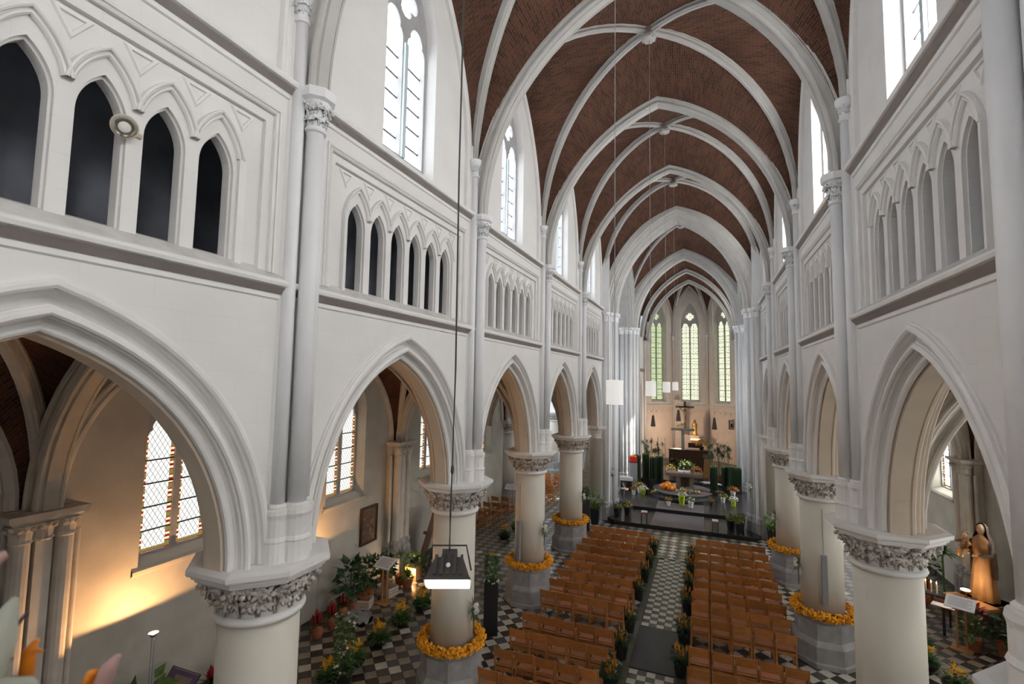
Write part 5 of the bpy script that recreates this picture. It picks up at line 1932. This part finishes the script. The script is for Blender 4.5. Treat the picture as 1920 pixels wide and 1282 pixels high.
zt = .66 + .95
heap('flower_arrangement', 'yellow and white flowers on the left end of the altar table', 'flowers', (-.72, 30.6, zt), (.34, .25, .45), 70, ['yel', 'whi', 'yel'], .04)
heap('flower_arrangement', 'orange and rust flowers on the right end of the altar table', 'flowers', (.68, 30.6, zt), (.38, .25, .42), 80, ['ora', 'rust', 'amb'], .045)
MB()
t = thing('altar_cloth', 'white cloth bundle with a dark clasp in the middle of altar', 'cloth', (.02, 30.55, zt), 0)
b = MB()
rows = []
for i in range(13):
    x = -.34 + .68 * i / 12
    e = .05 if i in (0, 12) else 0
    rows.append([(x, -.16, 0), (x, -.17, .10 + e + .015 * sin(i * 2)), (x, -.05, .17 + e), (x, .08, .16 + e), (x, .16, .08), (x, .16, 0)])
b.grid(rows, close=True)
b.build('linen', M['cloth'], t, smooth=True)
MB().ball((0, -.18, .09), (.035, .012, .035), 2).build('clasp', M['iron'], t)
t = thing('low_flower_row', 'row of yellow and green flowers along the foot of the altar', 'flowers', (.15, 29.75, .66))
mb = MB()
for i in range(60):
    leaf(mb, (rnd.uniform(-.55, .75), rnd.uniform(-.15, .15), rnd.uniform(0, .15)), (rnd.uniform(-1, 1), rnd.uniform(-1, 1), .6), .14, .04)
stuff(mb.build('greenery', M['leaf2'], t))
mb = MB()
for i in range(90):
    mb.ball((rnd.uniform(-.55, .75), rnd.uniform(-.15, .15), rnd.uniform(.05, .2)), .035, 1, None, rnd.randrange(2))
stuff(mb.build('blossoms', [M['yel'], M['whi']], t))


def pumpkin(loc, r, label, squash=.8):
    t = thing('pumpkin', label, 'pumpkin', loc, rnd.uniform(0, 6), 'pumpkins beside the altar')
    b = MB()
    rows = []
    for i in range(9):
        th = pi * i / 8
        rows.append([(r * sin(th) * (1 - .09 * abs(sin(5 * a))) * cos(a), r * sin(th) * (1 - .09 * abs(sin(5 * a))) * sin(a), r * squash * (1 - cos(th)))
                     for a in [2 * pi * j / 30 for j in range(30)]])
    b.grid(rows, close=True)
    b.build('body', M['pump'], t, smooth=True)
    MB().tube([(0, 0, 2 * r * squash - .02), (.01, .01, 2 * r * squash + .05)], .018, 5).build('stalk', M['leaf2'], t)


pk = [(-1.05, 30.1, .2, 1.0), (-.72, 29.95, .19, .8), (-.88, 30.35, .21, 1.1), (-.58, 30.3, .17, .9), (-1.2, 30.45, .15, .9)]
pw = ['leftmost front', 'front right', 'tallest middle', 'rightmost back', 'small left back']
for (x, y, r, s), w in zip(pk, pw):
    pumpkin((x, y, .66), r, 'bright orange pumpkin heaped left of the altar legs, %s one' % w, s)

PG = 'potted flowers on the altar platform'
heap('potted_mum', 'yellow chrysanthemum mound in white pot at the left of platform', 'potted plant', (-2.45, 30.2, .34), (.34, .34, .26), 80, ['yel'], .04, PG, pot=(.16, .3, 'whitepot'))
heap('potted_mum', 'white chrysanthemums in a lime pot at the left of platform', 'potted plant', (-2.2, 29.7, .34), (.3, .3, .24), 70, ['whi'], .035, PG, pot=(.15, .28, 'limepot'))
heap('potted_mum', 'rust chrysanthemums in a small white pot at far left of platform', 'potted plant', (-2.72, 29.5, .34), (.2, .2, .24), 50, ['rust', 'amb'], .03, PG, pot=(.11, .24, 'whitepot'))
heap('potted_mum', 'rust chrysanthemums in a white pot before the dais', 'potted plant', (-.67, 27.7, .34), (.22, .22, .2), 50, ['rust', 'amb'], .03, PG, pot=(.11, .22, 'whitepot'))
heap('potted_mum', 'white chrysanthemums in tall lime pot before the dais', 'potted plant', (-.02, 28.2, .34), (.3, .3, .2), 70, ['whi'], .035, PG, pot=(.17, .48, 'limepot'))
heap('potted_mum', 'greenish chrysanthemums in a white pot before the dais', 'potted plant', (.45, 27.75, .34), (.26, .26, .22), 50, ['leaf3', 'whi'], .035, PG, pot=(.13, .3, 'whitepot'))
heap('potted_mum', 'rust and orange flowers in white pot at the right of platform', 'potted plant', (2.6, 30.9, .34), (.34, .34, .28), 80, ['rust', 'ora'], .04, PG, pot=(.14, .4, 'whitepot'))
heap('potted_mum', 'white chrysanthemums in lime pot at the right of platform', 'potted plant', (2.55, 29.1, .34), (.26, .26, .24), 60, ['whi'], .035, PG, pot=(.13, .28, 'limepot'))
heap('potted_mum', 'pale green flowers in a white pot at the right of platform', 'potted plant', (2.05, 29.7, .34), (.26, .26, .24), 60, ['leaf3', 'yel'], .035, PG, pot=(.12, .26, 'whitepot'))
heap('flower_arrangement', 'rust flowers on a ring wreath by the right dais edge', 'flowers', (1.45, 28.55, .34), (.18, .18, .18), 40, ['rust', 'amb'], .03, PG, pot=(.1, .22, 'blackpot'))
heap('flower_arrangement', 'yellow flowers and pale stems at the left dais edge', 'flowers', (-1.55, 29.6, .50), (.2, .2, .25), 40, ['yel', 'whi'], .03, PG)
heap('potted_mum', 'yellow-green chrysanthemum in black pot on left altar step, outer one', 'potted plant', (-2.88, 25.0, .17), (.22, .22, .2), 70, ['leaf3', 'yel'], .03, PG, pot=(.2, .42, 'blackpot'), gn=70)
heap('potted_mum', 'yellow-green chrysanthemum in black pot on left altar step, inner one', 'potted plant', (-2.48, 25.55, .17), (.24, .24, .2), 70, ['leaf3', 'yel'], .03, PG, pot=(.2, .42, 'blackpot'), gn=70)
heap('potted_mum', 'amber chrysanthemum in black pot on right altar step, left one', 'potted plant', (2.25, 25.15, .17), (.24, .24, .2), 70, ['leaf3', 'amb'], .03, PG, pot=(.2, .42, 'blackpot'), gn=70)
heap('potted_mum', 'amber chrysanthemum in black pot on right altar step, front one', 'potted plant', (2.58, 24.75, .17), (.22, .22, .2), 70, ['leaf3', 'yel'], .03, PG, pot=(.2, .42, 'blackpot'), gn=70)
heap('potted_mum', 'amber chrysanthemum in black pot on right altar step, back one', 'potted plant', (2.66, 25.35, .17), (.2, .2, .22), 70, ['leaf3', 'amb'], .03, PG, pot=(.2, .46, 'blackpot'), gn=70)


def tall_planter(loc, label, seed):
    t = thing('tall_planter', label, 'potted plant', loc, rnd.uniform(0, 1.5), 'tall black planters of leafy stems by the crossing piers')
    MB().hexa([(x * .16, y * .16, 0) for x, y in ((-1, -1), (1, -1), (1, 1), (-1, 1))], [(x * .22, y * .22, .78) for x, y in ((-1, -1), (1, -1), (1, 1), (-1, 1))]).build('planter', M['blackpot'], t)
    q = random.Random(seed)
    mb = MB()
    for k in range(90):
        blade(mb, (q.uniform(-.12, .12), q.uniform(-.12, .12), .76), q.uniform(0, 6.28), q.uniform(.4, 1.4), q.uniform(.3, .52), .03, 1.0, 4)
    bush(mb, (0, 0, 1.05), (.30, .30, .35), 110, .13, .04, 0, q)
    stuff(mb.build('foliage', M['leaf3'], t))


tall_planter((-3.8, 24.0, 0), 'tall black planter of bright green foliage at the left crossing pier', 4)
tall_planter((3.84, 23.95, 0), 'tall black planter of bright green foliage at the right crossing pier', 8)

# reeds in black square planters
def reeds(loc, w, h, label, seed, foot=.45):
    t = thing('reed_planter', label, 'potted plant', loc, rnd.uniform(-.2, .2), 'black planters of upright green reeds')
    MB().box(-w, w, -w, w, 0, foot).build('planter', M['blackbox'], t)
    q = random.Random(seed)
    mb = MB()
    for k in range(90):
        x, y = q.uniform(-w, w) * .95, q.uniform(-w, w) * .95
        hh = h + q.uniform(-.06, .05)
        mb.tube([(x, y, foot - .02), (x * 1.05, y * 1.05, hh)], .014, 4, 0)
        if q.random() < .5:
            mb.ball((x * 1.05, y * 1.05, hh), (.018, .018, .03), 1, None, 1)
    stuff(mb.build('reeds', [M['reed'], M['leaf3']], t))


for i, (x, y, h) in enumerate(((-2.85, 32.2, 1.85), (-2.35, 32.4, 1.95), (-1.9, 32.3, 1.8), (-1.55, 32.7, 1.8))):
    reeds((x, y, .34), .2, h, 'upright dark green reeds in black planter left of the altar, %s of four' % ORD[i], 20 + i)
for i, (x, y, h) in enumerate(((1.62, 30.6, 1.75), (2.25, 32.2, 1.55), (2.6, 32.0, 1.6), (2.95, 32.3, 1.5))):
    reeds((x, y, .34), .2, h, 'upright dark green reeds in black planter right of the altar, %s of four' % ORD[i], 30 + i)


def papyrus(loc, h, label, seed, pot='terra'):
    t = thing('papyrus_plant', label, 'potted plant', loc, 0, 'feathery papyrus plants behind the altar')
    place('pot', pot_mesh(.17, .25, .4, M[pot]), t)
    q = random.Random(seed)
    mb = MB()
    for k in range(11):
        a = q.uniform(0, 6.28)
        r = q.uniform(.05, .34)
        top = (r * cos(a), r * sin(a), h * q.uniform(.62, 1))
        mb.tube([(r * .3 * cos(a), r * .3 * sin(a), .38), top], .01, 4)
        for j in range(40):
            blade(mb, top, q.uniform(0, 6.28), q.uniform(-.3, 1.3), q.uniform(.2, .36), .012, .9, 3)
    stuff(mb.build('fronds', M['leaf4'], t))


papyrus((-2.45, 34.6, .5), 2.5, 'feathery papyrus left of the altar, nearest the pier', 1)
papyrus((-1.75, 34.5, .5), 2.3, 'feathery papyrus left of the altar in a terracotta pot', 2)
papyrus((1.5, 34.7, .5), 2.3, 'feathery papyrus right of the altar, innermost', 3)
papyrus((2.0, 35.3, .5), 2.4, 'feathery papyrus right of the altar, middle one', 4)
papyrus((2.45, 34.9, .5), 2.4, 'feathery papyrus right of the altar, beside the pier', 5)
heap('flower_arrangement', 'green bush with white lilies in black pot behind the altar', 'potted plant', (.05, 33.2, .34), (.62, .5, .75), 26, ['whi', 'leaf3'], .06, green='leaf3', gn=240, pot=(.25, .8, 'blackpot'))
heap('flower_arrangement', 'bank of dark plants with small yellow flowers behind altar left', 'flowers', (-1.0, 37.7, .5), (.75, .3, .9), 70, ['yel', 'leaf3'], .03, green='leaf1', gn=200)
heap('flower_arrangement', 'yellow and orange flowers in a dark vase right of the stone cross', 'flowers', (.9, 38.4, 2.0), (.5, .35, .5), 90, ['yel', 'amb'], .05, gn=60, pot=(.16, .25, 'blackpot'))
heap('flower_arrangement', 'yellow flowers on top of the stone cross', 'flowers', (-.35, 37.95, 3.55), (.45, .25, .3), 60, ['yel', 'whi'], .04, gn=90)
t = thing('flower_shelf', 'dark raised shelf behind the altar carrying candles and vases', 'shelf', (0, 38.4, .5))
MB().box(-1.35, 1.35, -.25, .35, 0, 1.45).build('body', M['darkwood'], t)
MB().box(-1.42, 1.42, -.32, .4, 1.45, 1.5).build('top', M['darkwood'], t)
t = thing('stone_cross', 'grey stone cross standing behind the altar', 'cross', (-.35, 37.9, 2.0))
MB().box(-.11, .11, -.08, .08, 0, 1.5).build('upright', M['stonecross'], t)
MB().box(-.8, .8, -.09, .09, 1.38, 1.55).build('arm', M['stonecross'], t)
t = thing('wooden_crucifix', 'dark wooden crucifix hanging before the apse wall', 'crucifix', (-.42, 43.6, 2.6))
MB().box(-.1, .1, -.06, .06, 0, 2.7).build('upright', M['darkwood'], t)
MB().box(-.72, .72, -.06, .06, 2.15, 2.32).build('arm', M['darkwood'], t)
t2 = MB()
t2.tube([(0, -.12, .55), (.03, -.16, 1.0), (0, -.12, 1.35), (0, -.13, 1.75), (0, -.14, 1.95)], [.06, .08, .11, .15, .06], 8)
t2.ball((0, -.16, 2.12), .11, 2)
for s in (-1, 1):
    t2.tube([(s * .1, -.13, 1.85), (s * .35, -.12, 2.1), (s * .62, -.1, 2.25)], [.055, .045, .035], 6)
t2.build('corpus', M['altar'], t, smooth=True)


def candle(loc, h, label, lit=False, s0=1.3):
    t = thing('tall_candle', label, 'candle', loc, 0, 'tall candles behind the altar')
    MB().lathe([(.12, 0), (.12, .03), (.02, .06), (.02, s0 - .02), (.06, s0)], 10).build('candlestick', M['gold'], t)
    MB().lathe([(.045, s0), (.045, s0 + h), (.01, s0 + .01 + h)], 10).build('wax', M['candle'], t)
    if lit:
        MB().lathe([(.0, .54 + h), (.018, .57 + h), (.0, .63 + h)], 6).build('flame', M['flame'], t)


for i, (x, w) in enumerate(((-2.75, 'first from the left'), (-2.28, 'second from the left'), (-1.75, 'third from the left'), (2.0, 'first on the right'), (2.65, 'second on the right'))):
    candle((x, 40.0, .5), .75, 'tall white candle on a stand before the apse wall, %s' % w)
candle((1.62, 37.4, .5), .5, 'thick white candle beside the wooden ambo')
t = thing('candle_rack', 'rack of small lit red candles below the apse statue', 'candles', (.45, 39.6, 2.0))
MB().box(-.5, .5, -.12, .12, .0, .35).build('rack', M['darkwood'], t)
for k in range(7):
    c = MB().lathe([(.03, .35), (.03, .55)], 8, (-.3 + k * .1, 0)).build('small_candle', M['ora'], t)
    MB().lathe([(.0, .56), (.03, .60), (.0, .70)], 6, (-.3 + k * .1, 0)).build('flame', M['flame'], c)
t = thing('wooden_ambo', 'tapered orange wooden ambo right of the altar', 'lectern', (1.3, 36.1, .34))
MB().hexa([(-.32, -.2, 0), (.32, -.2, 0), (.32, .2, 0), (-.32, .2, 0)], [(-.22, -.15, 1.45), (.22, -.15, 1.45), (.22, .15, 1.45), (-.22, .15, 1.45)]).build('body', M['pine'], t)
MB().hexa([(-.3, -.24, 1.45), (.3, -.24, 1.45), (.3, .2, 1.58), (-.3, .2, 1.58)], [(-.3, -.25, 1.48), (.3, -.25, 1.48), (.3, .2, 1.62), (-.3, .2, 1.62)]).build('book_rest', M['darkwood'], t)
t = thing('white_bench', 'white curved bench right of the altar table', 'bench', (1.35, 32.0, .34), .3)
MB().lathe([(.75, .42), (.75, .5), (.45, .5), (.45, .42)], 20, a0=-.3, a1=2.0, cap=False).build('seat', M['cloth'], t)
for a in (-.2, .8, 1.85):
    MB().box(.6 * cos(a) - .03, .6 * cos(a) + .03, .6 * sin(a) - .03, .6 * sin(a) + .03, 0, .42).build('leg', M['darkwood'], t)
t = thing('side_table', 'small table with a white cloth beside the left crossing pier', 'table', (-3.3, 30.6, .34))
MB().box(-.34, .34, -.25, .25, .72, .76).build('top', M['darkwood'], t)
MB().box(-.36, .36, -.27, .27, .76, .775).box(-.36, .36, -.275, -.265, .58, .775).box(.355, .365, -.27, .27, .58, .775).build('white_cloth', M['cloth'], t)
MB().box(-.32, .32, -.23, .23, .05, .72).build('dark_drape', M['blackbox'], t)
t = thing('grey_plinth', 'tall grey square plinth left of the altar', 'plinth', (-2.95, 30.9, .34), .35)
MB().box(-.22, .22, -.22, .22, 0, 1.62).build('shaft', M['greymet'], t)
MB().box(-.24, .24, -.24, .24, 1.62, 1.66).build('cap', M['blackbox'], t)
t = thing('red_box', 'red box of small pumpkins standing on the grey plinth', 'box', (-2.95, 30.9, 2.0), .35)
MB().box(-.21, .21, -.21, .21, 0, .30).build('box', M['redbox'], t)
for k, (x, y) in enumerate(((-.1, -.08), (.1, -.1), (0, .1))):
    MB().ball((x, y, .33), (.09, .09, .06), 2).build('pumpkin_fruit', M['pump'], t, smooth=True)
t = thing('black_music_stand', 'thin black three-legged flower stand on the right altar step', 'stand', (1.85, 27.6, .34))
for a in (0.3, 2.4, 4.5):
    MB().tube([(.22 * cos(a), .22 * sin(a), 0), (.10 * cos(a), .10 * sin(a), .95)], .012, 5).build('leg', M['iron'], t)
MB().box(-.2, .2, -.16, .16, .95, .99).build('tray', M['iron'], t)
t = thing('flower_stand', 'dried flower bowl on a thin stand beside left platform', 'stand', (-3.05, 28.3, .34))
MB().lathe([(.02, .42), (.2, .5), (.22, .56)], 16).build('bowl', M['altar'], t)
for a in (0.3, 2.4, 4.5):
    MB().tube([(.16 * cos(a), .16 * sin(a), 0), (.05 * cos(a), .05 * sin(a), .45)], .01, 5).build('leg', M['iron'], t)
for k in range(5):
    MB().tube([(0, 0, .5), (rnd.uniform(-.3, .3), rnd.uniform(-.2, .2), .9)], .007, 4).build('twig', M['altar'], t)

# conical lamps on long wires in the chancel
for i, (px, y) in enumerate(((-2.25, 36.0), (-.55, 36.0), (1.75, 36.0))):
    t = thing('cone_lamp', 'grey cone lamp hanging before the apse, %s from the left' % ORD[i], 'lamp', (px, y, 3.75 if i != 1 else 4.2), 0, 'grey cone lamps in the chancel')
    MB().lathe([(.16, 0), (.17, .02), (.075, .75), (.03, .8)], 16).build('shade', M['conegrey'], t, smooth=True)
    MB().tube([(0, 0, .78), (0, 0, 10.9)], .006, 4).build('wire', M['greymet'], t)
t = thing('wall_shrine', 'small dark framed shrine on the right apse pier', 'shrine', (3.05, 42.65, 3.6), .8)
MB().box(-.18, .18, -.02, .05, -.35, .35).build('niche', M['cloth'], t)
MB().ball((0, -.06, -.05), (.08, .05, .18), 2).build('figure', M['iron'], t)
for x0, x1, z0, z1 in ((-.2, -.16, -.37, .37), (.16, .2, -.37, .37), (-.16, .16, .33, .37), (-.16, .16, -.37, -.33)):
    MB().box(x0, x1, -.05, .06, z0, z1).build('frame_rail', M['iron'], t)
lamp('apse_warm_lamp', 'POINT', (-.9, 41.2, 3.0), 120, (1, .76, .55), None, .2)


# --- statues ------------------------------------------------------------------
def robed(name, label, loc, h, rz, ms, veil=True, child=False, ped=None):
    """standing robed figure; ms = robe, mantle, flesh"""
    t = thing(name, label, 'statue', loc, rz)
    z0 = 0.0
    if ped:
        MB().box(-ped[0], ped[0], -ped[1], ped[1], 0, ped[2]).box(-ped[0] - .05, ped[0] + .05, -ped[1] - .05, ped[1] + .05, ped[2] - .08, ped[2]).build('pedestal', M['robe2'] if child else M['plasterst'], t)
        z0 = ped[2]
    s = h / 2.0
    rows = []
    prof = [(0, .30, .25), (.08, .31, .26), (.4, .27, .22), (.8, .24, .19), (1.05, .20, .15), (1.25, .22, .16), (1.45, .235, .16), (1.58, .2, .14), (1.66, .11, .10), (1.70, .065, .065)]
    for z, rx, ry in prof:
        rows.append([((rx * s) * (1 + .09 * sin(9 * a) * max(0, 1.25 - z)) * cos(a), (ry * s) * (1 + .09 * sin(9 * a + 1) * max(0, 1.25 - z)) * sin(a), z0 + z * s) for a in [2 * pi * i / 36 for i in range(36)]])
    MB().grid(rows, close=True).build('robe', M[ms[0]], t, smooth=True)
    hd = MB()
    hd.ball((0, -.02 * s, z0 + 1.84 * s), (.095 * s, .11 * s, .135 * s), 3)
    hd.ball((0, -.13 * s, z0 + 1.82 * s), (.018 * s, .03 * s, .028 * s), 1)
    hd.tube([(0, 0, z0 + 1.66 * s), (0, 0, z0 + 1.78 * s)], .055 * s, 8)
    f = hd.build('head', M[ms[2]], t, smooth=True)
    for e in (-1, 1):
        MB().ball((e * .038 * s, -.112 * s, z0 + 1.86 * s), .012 * s, 1).build('eye', M['robe2'], f)
    MB().ball((0, -.122 * s, z0 + 1.775 * s), (.025 * s, .01 * s, .008 * s), 1).build('mouth', M['red'], f)
    if veil:
        rows = []
        for z, r in ((2.0, .02), (1.985, .08), (1.93, .125), (1.84, .14), (1.74, .15), (1.62, .20), (1.45, .25), (1.2, .27), (.9, .29), (.6, .29)):
            rows.append([(r * s * cos(a), r * s * .85 * sin(a) + .02 * s, z0 + z * s) for a in [-.35 + (pi + .7) * i / 20 for i in range(21)]])
        MB().grid(rows).build('veil', M[ms[1]], t, smooth=True)
    for e in (-1, 1):
        ar = MB()
        if child and e < 0:
            ar.tube([(e * .2 * s, 0, z0 + 1.5 * s), (e * .29 * s, -.08 * s, z0 + 1.22 * s), (e * .16 * s, -.30 * s, z0 + 1.2 * s)], [.085 * s, .075 * s, .05 * s], 8)
        else:
            ar.tube([(e * .2 * s, 0, z0 + 1.5 * s), (e * .29 * s, -.06 * s, z0 + 1.2 * s), (e * .08 * s, -.26 * s, z0 + 1.16 * s)], [.085 * s, .075 * s, .05 * s], 8)
        ar.build('sleeve', M[ms[1]], t, smooth=True)
        hn = MB()
        hx, hy, hz = ((e * .14 * s, -.33 * s, z0 + 1.2 * s) if child and e < 0 else (e * .05 * s, -.29 * s, z0 + 1.16 * s))
        hn.ball((hx, hy, hz), (.045 * s, .05 * s, .022 * s), 2)
        for k in range(4):
            hn.tube([(hx - .03 * s + .02 * s * k, hy - .03 * s, hz), (hx - .03 * s + .02 * s * k, hy - .085 * s, hz + .005 * s), (hx - .03 * s + .02 * s * k, hy - .11 * s, hz - .015 * s)], .010 * s, 5)
        hn.tube([(hx - e * .04 * s, hy, hz), (hx - e * .06 * s, hy - .05 * s, hz + .02 * s)], .011 * s, 5)
        hn.build('hand', M[ms[2]], t, smooth=True)
    if child:
        c = thing('child', None, None)
        c.parent = t
        bd = MB()
        cx, cy, cz = -.24 * s, -.26 * s, z0 + 1.22 * s
        bd.tube([(cx, cy, cz), (cx, cy, cz + .14 * s), (cx, cy + .01, cz + .28 * s), (cx, cy, cz + .33 * s)], [.10 * s, .105 * s, .085 * s, .04 * s], 10)
        for e in (-1, 1):
            bd.tube([(cx + e * .05 * s, cy, cz + .02 * s), (cx + e * .07 * s, cy - .16 * s, cz + .0), (cx + e * .06 * s, cy - .17 * s, cz - .16 * s)], [.055 * s, .05 * s, .03 * s], 7)
            bd.tube([(cx + e * .08 * s, cy, cz + .26 * s), (cx + e * .17 * s, cy - .06 * s, cz + .20 * s), (cx + e * .2 * s, cy - .16 * s, cz + .26 * s)], [.04 * s, .033 * s, .022 * s], 7)
        bd.build('body', M['robe'], c, smooth=True)
        MB().ball((cx, cy - .01, cz + .42 * s), (.075 * s, .08 * s, .09 * s), 3).ball((cx, cy - .09 * s, cz + .41 * s), (.014 * s, .02 * s, .018 * s), 1).build('head', M['skin'], c, smooth=True)
        MB().ball((cx, cy + .015, cz + .46 * s), (.08 * s, .08 * s, .07 * s), 2).build('hair', M['robe2'], c, smooth=True)
    return t


robed('mother_and_child_statue', 'painted statue of a veiled woman holding a child in the right aisle', (8.55, 18.3, 0), 2.1, -1.0, ('robe', 'robe2', 'skin'), True, True, (.45, .4, .9))
robed('draped_statue', 'beige draped statue on a pedestal beyond the left arcade', (-4.65, 26.3, 0), 2.0, -.5, ('plasterst', 'plasterst', 'plasterst'), True, False, (.3, .3, 2.1))
robed('apse_statue', 'small gilded statue on the shelf before the apse wall', (.35, 43.0, 2.35), 1.25, 0, ('gold', 'gold', 'gold'), True, False, (.3, .25, .25))
t = thing('statue_console', 'wooden console ledge before the statue in the right aisle', 'console', (8.02, 17.72, 0), -1.0)
MB().box(-.55, .55, -.25, .2, .92, 1.0).build('ledge', M['pine'], t)
MB().box(-.07, .07, -.1, .1, 0, .92).build('leg', M['robe2'], t)
t = thing('statue_lamp', 'small lit bowl lamp at the feet of the right statue', 'lamp', (7.95, 17.85, 1.0))
MB().lathe([(.05, 0), (.03, .04), (.02, .12), (.13, .2), (.14, .22)], 16).build('bowl', M['gold'], t, smooth=True)
MB().lathe([(.0, .2), (.1, .21), (.1, .235), (.0, .25)], 12).build('bulb', M['halogen'], t, smooth=True)
lamp('statue_glow', 'POINT', (-.02, -.12, .46), 9, (1, .66, .32), t, .05)
t = thing('votive_rack', 'dark votive rack with three lit candles in the right aisle', 'candle rack', (7.42, 18.35, 0), -.5)
MB().box(-.35, .35, -.2, .2, .82, .86).build('tray', M['iron'], t)
for sx in (-1, 1):
    MB().box(sx * .32 - .02, sx * .32 + .02, -.02, .02, 0, .82).build('leg', M['iron'], t)
for k in range(3):
    c = MB().lathe([(.02, .86), (.02, 1.12)], 8, (-.2 + k * .13, -.02 * k)).build('candle', M['candle'], t)
    MB().lathe([(.0, 1.13), (.016, 1.16), (.0, 1.22)], 6, (-.2 + k * .13, -.02 * k)).build('flame', M['flame'], c)

# --- flowers in a vase on the gallery rail, near the lens --------------------
tag(MB().box(-3.6, 3.6, .45, .75, 5.2, 5.45).build('trim_1', M['darkwood']), 'dark wooden rail of the organ gallery under the viewer', 'rail', kind='structure')
t = thing('foreground_bouquet', 'out-of-focus orange and white exotic flowers at the lower left corner', 'flowers', (0, 0, 0))
VB = Vector((-.18, .6, 5.45))
MB().lathe([(.05, 0), (.08, .1), (.07, .25), (.04, .33), (.05, .36)], 16).build('vase', M['whitepot'], t, smooth=True, loc=VB)
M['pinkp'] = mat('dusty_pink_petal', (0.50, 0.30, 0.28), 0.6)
M['palep'] = mat('shaded_pale_green_petal', (0.42, 0.43, 0.36), 0.6)  # pale petals darkened, their shade is in the colour
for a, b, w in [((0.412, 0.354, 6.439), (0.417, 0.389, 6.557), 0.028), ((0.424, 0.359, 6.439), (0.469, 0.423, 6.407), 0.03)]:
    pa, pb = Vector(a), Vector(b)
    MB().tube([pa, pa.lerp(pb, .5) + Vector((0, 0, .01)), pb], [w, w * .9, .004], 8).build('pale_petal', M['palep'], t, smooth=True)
    MB().tube([VB + Vector((0, 0, .2)), (VB + pa) / 2 + Vector((0, 0, .1)), pa], .006, 5).build('stem', M['leaf2'], t)
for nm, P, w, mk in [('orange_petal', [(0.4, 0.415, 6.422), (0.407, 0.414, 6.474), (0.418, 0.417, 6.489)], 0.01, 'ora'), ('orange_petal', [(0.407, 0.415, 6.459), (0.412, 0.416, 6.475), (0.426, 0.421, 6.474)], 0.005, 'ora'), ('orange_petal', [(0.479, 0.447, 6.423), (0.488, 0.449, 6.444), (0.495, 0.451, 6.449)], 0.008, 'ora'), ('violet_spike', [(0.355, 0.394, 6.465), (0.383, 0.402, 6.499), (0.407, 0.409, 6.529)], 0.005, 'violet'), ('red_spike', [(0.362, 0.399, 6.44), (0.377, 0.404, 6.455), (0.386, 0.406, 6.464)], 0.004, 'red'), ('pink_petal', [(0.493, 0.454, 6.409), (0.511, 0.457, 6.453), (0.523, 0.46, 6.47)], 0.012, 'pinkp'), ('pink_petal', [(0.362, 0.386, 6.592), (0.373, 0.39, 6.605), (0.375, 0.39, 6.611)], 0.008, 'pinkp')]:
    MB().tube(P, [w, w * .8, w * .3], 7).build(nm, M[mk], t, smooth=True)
    MB().tube([VB + Vector((0, 0, .2)), (VB + Vector(P[0])) / 2 + Vector((0, 0, .1)), P[0]], .004, 5).build('stem', M['leaf2'], t)
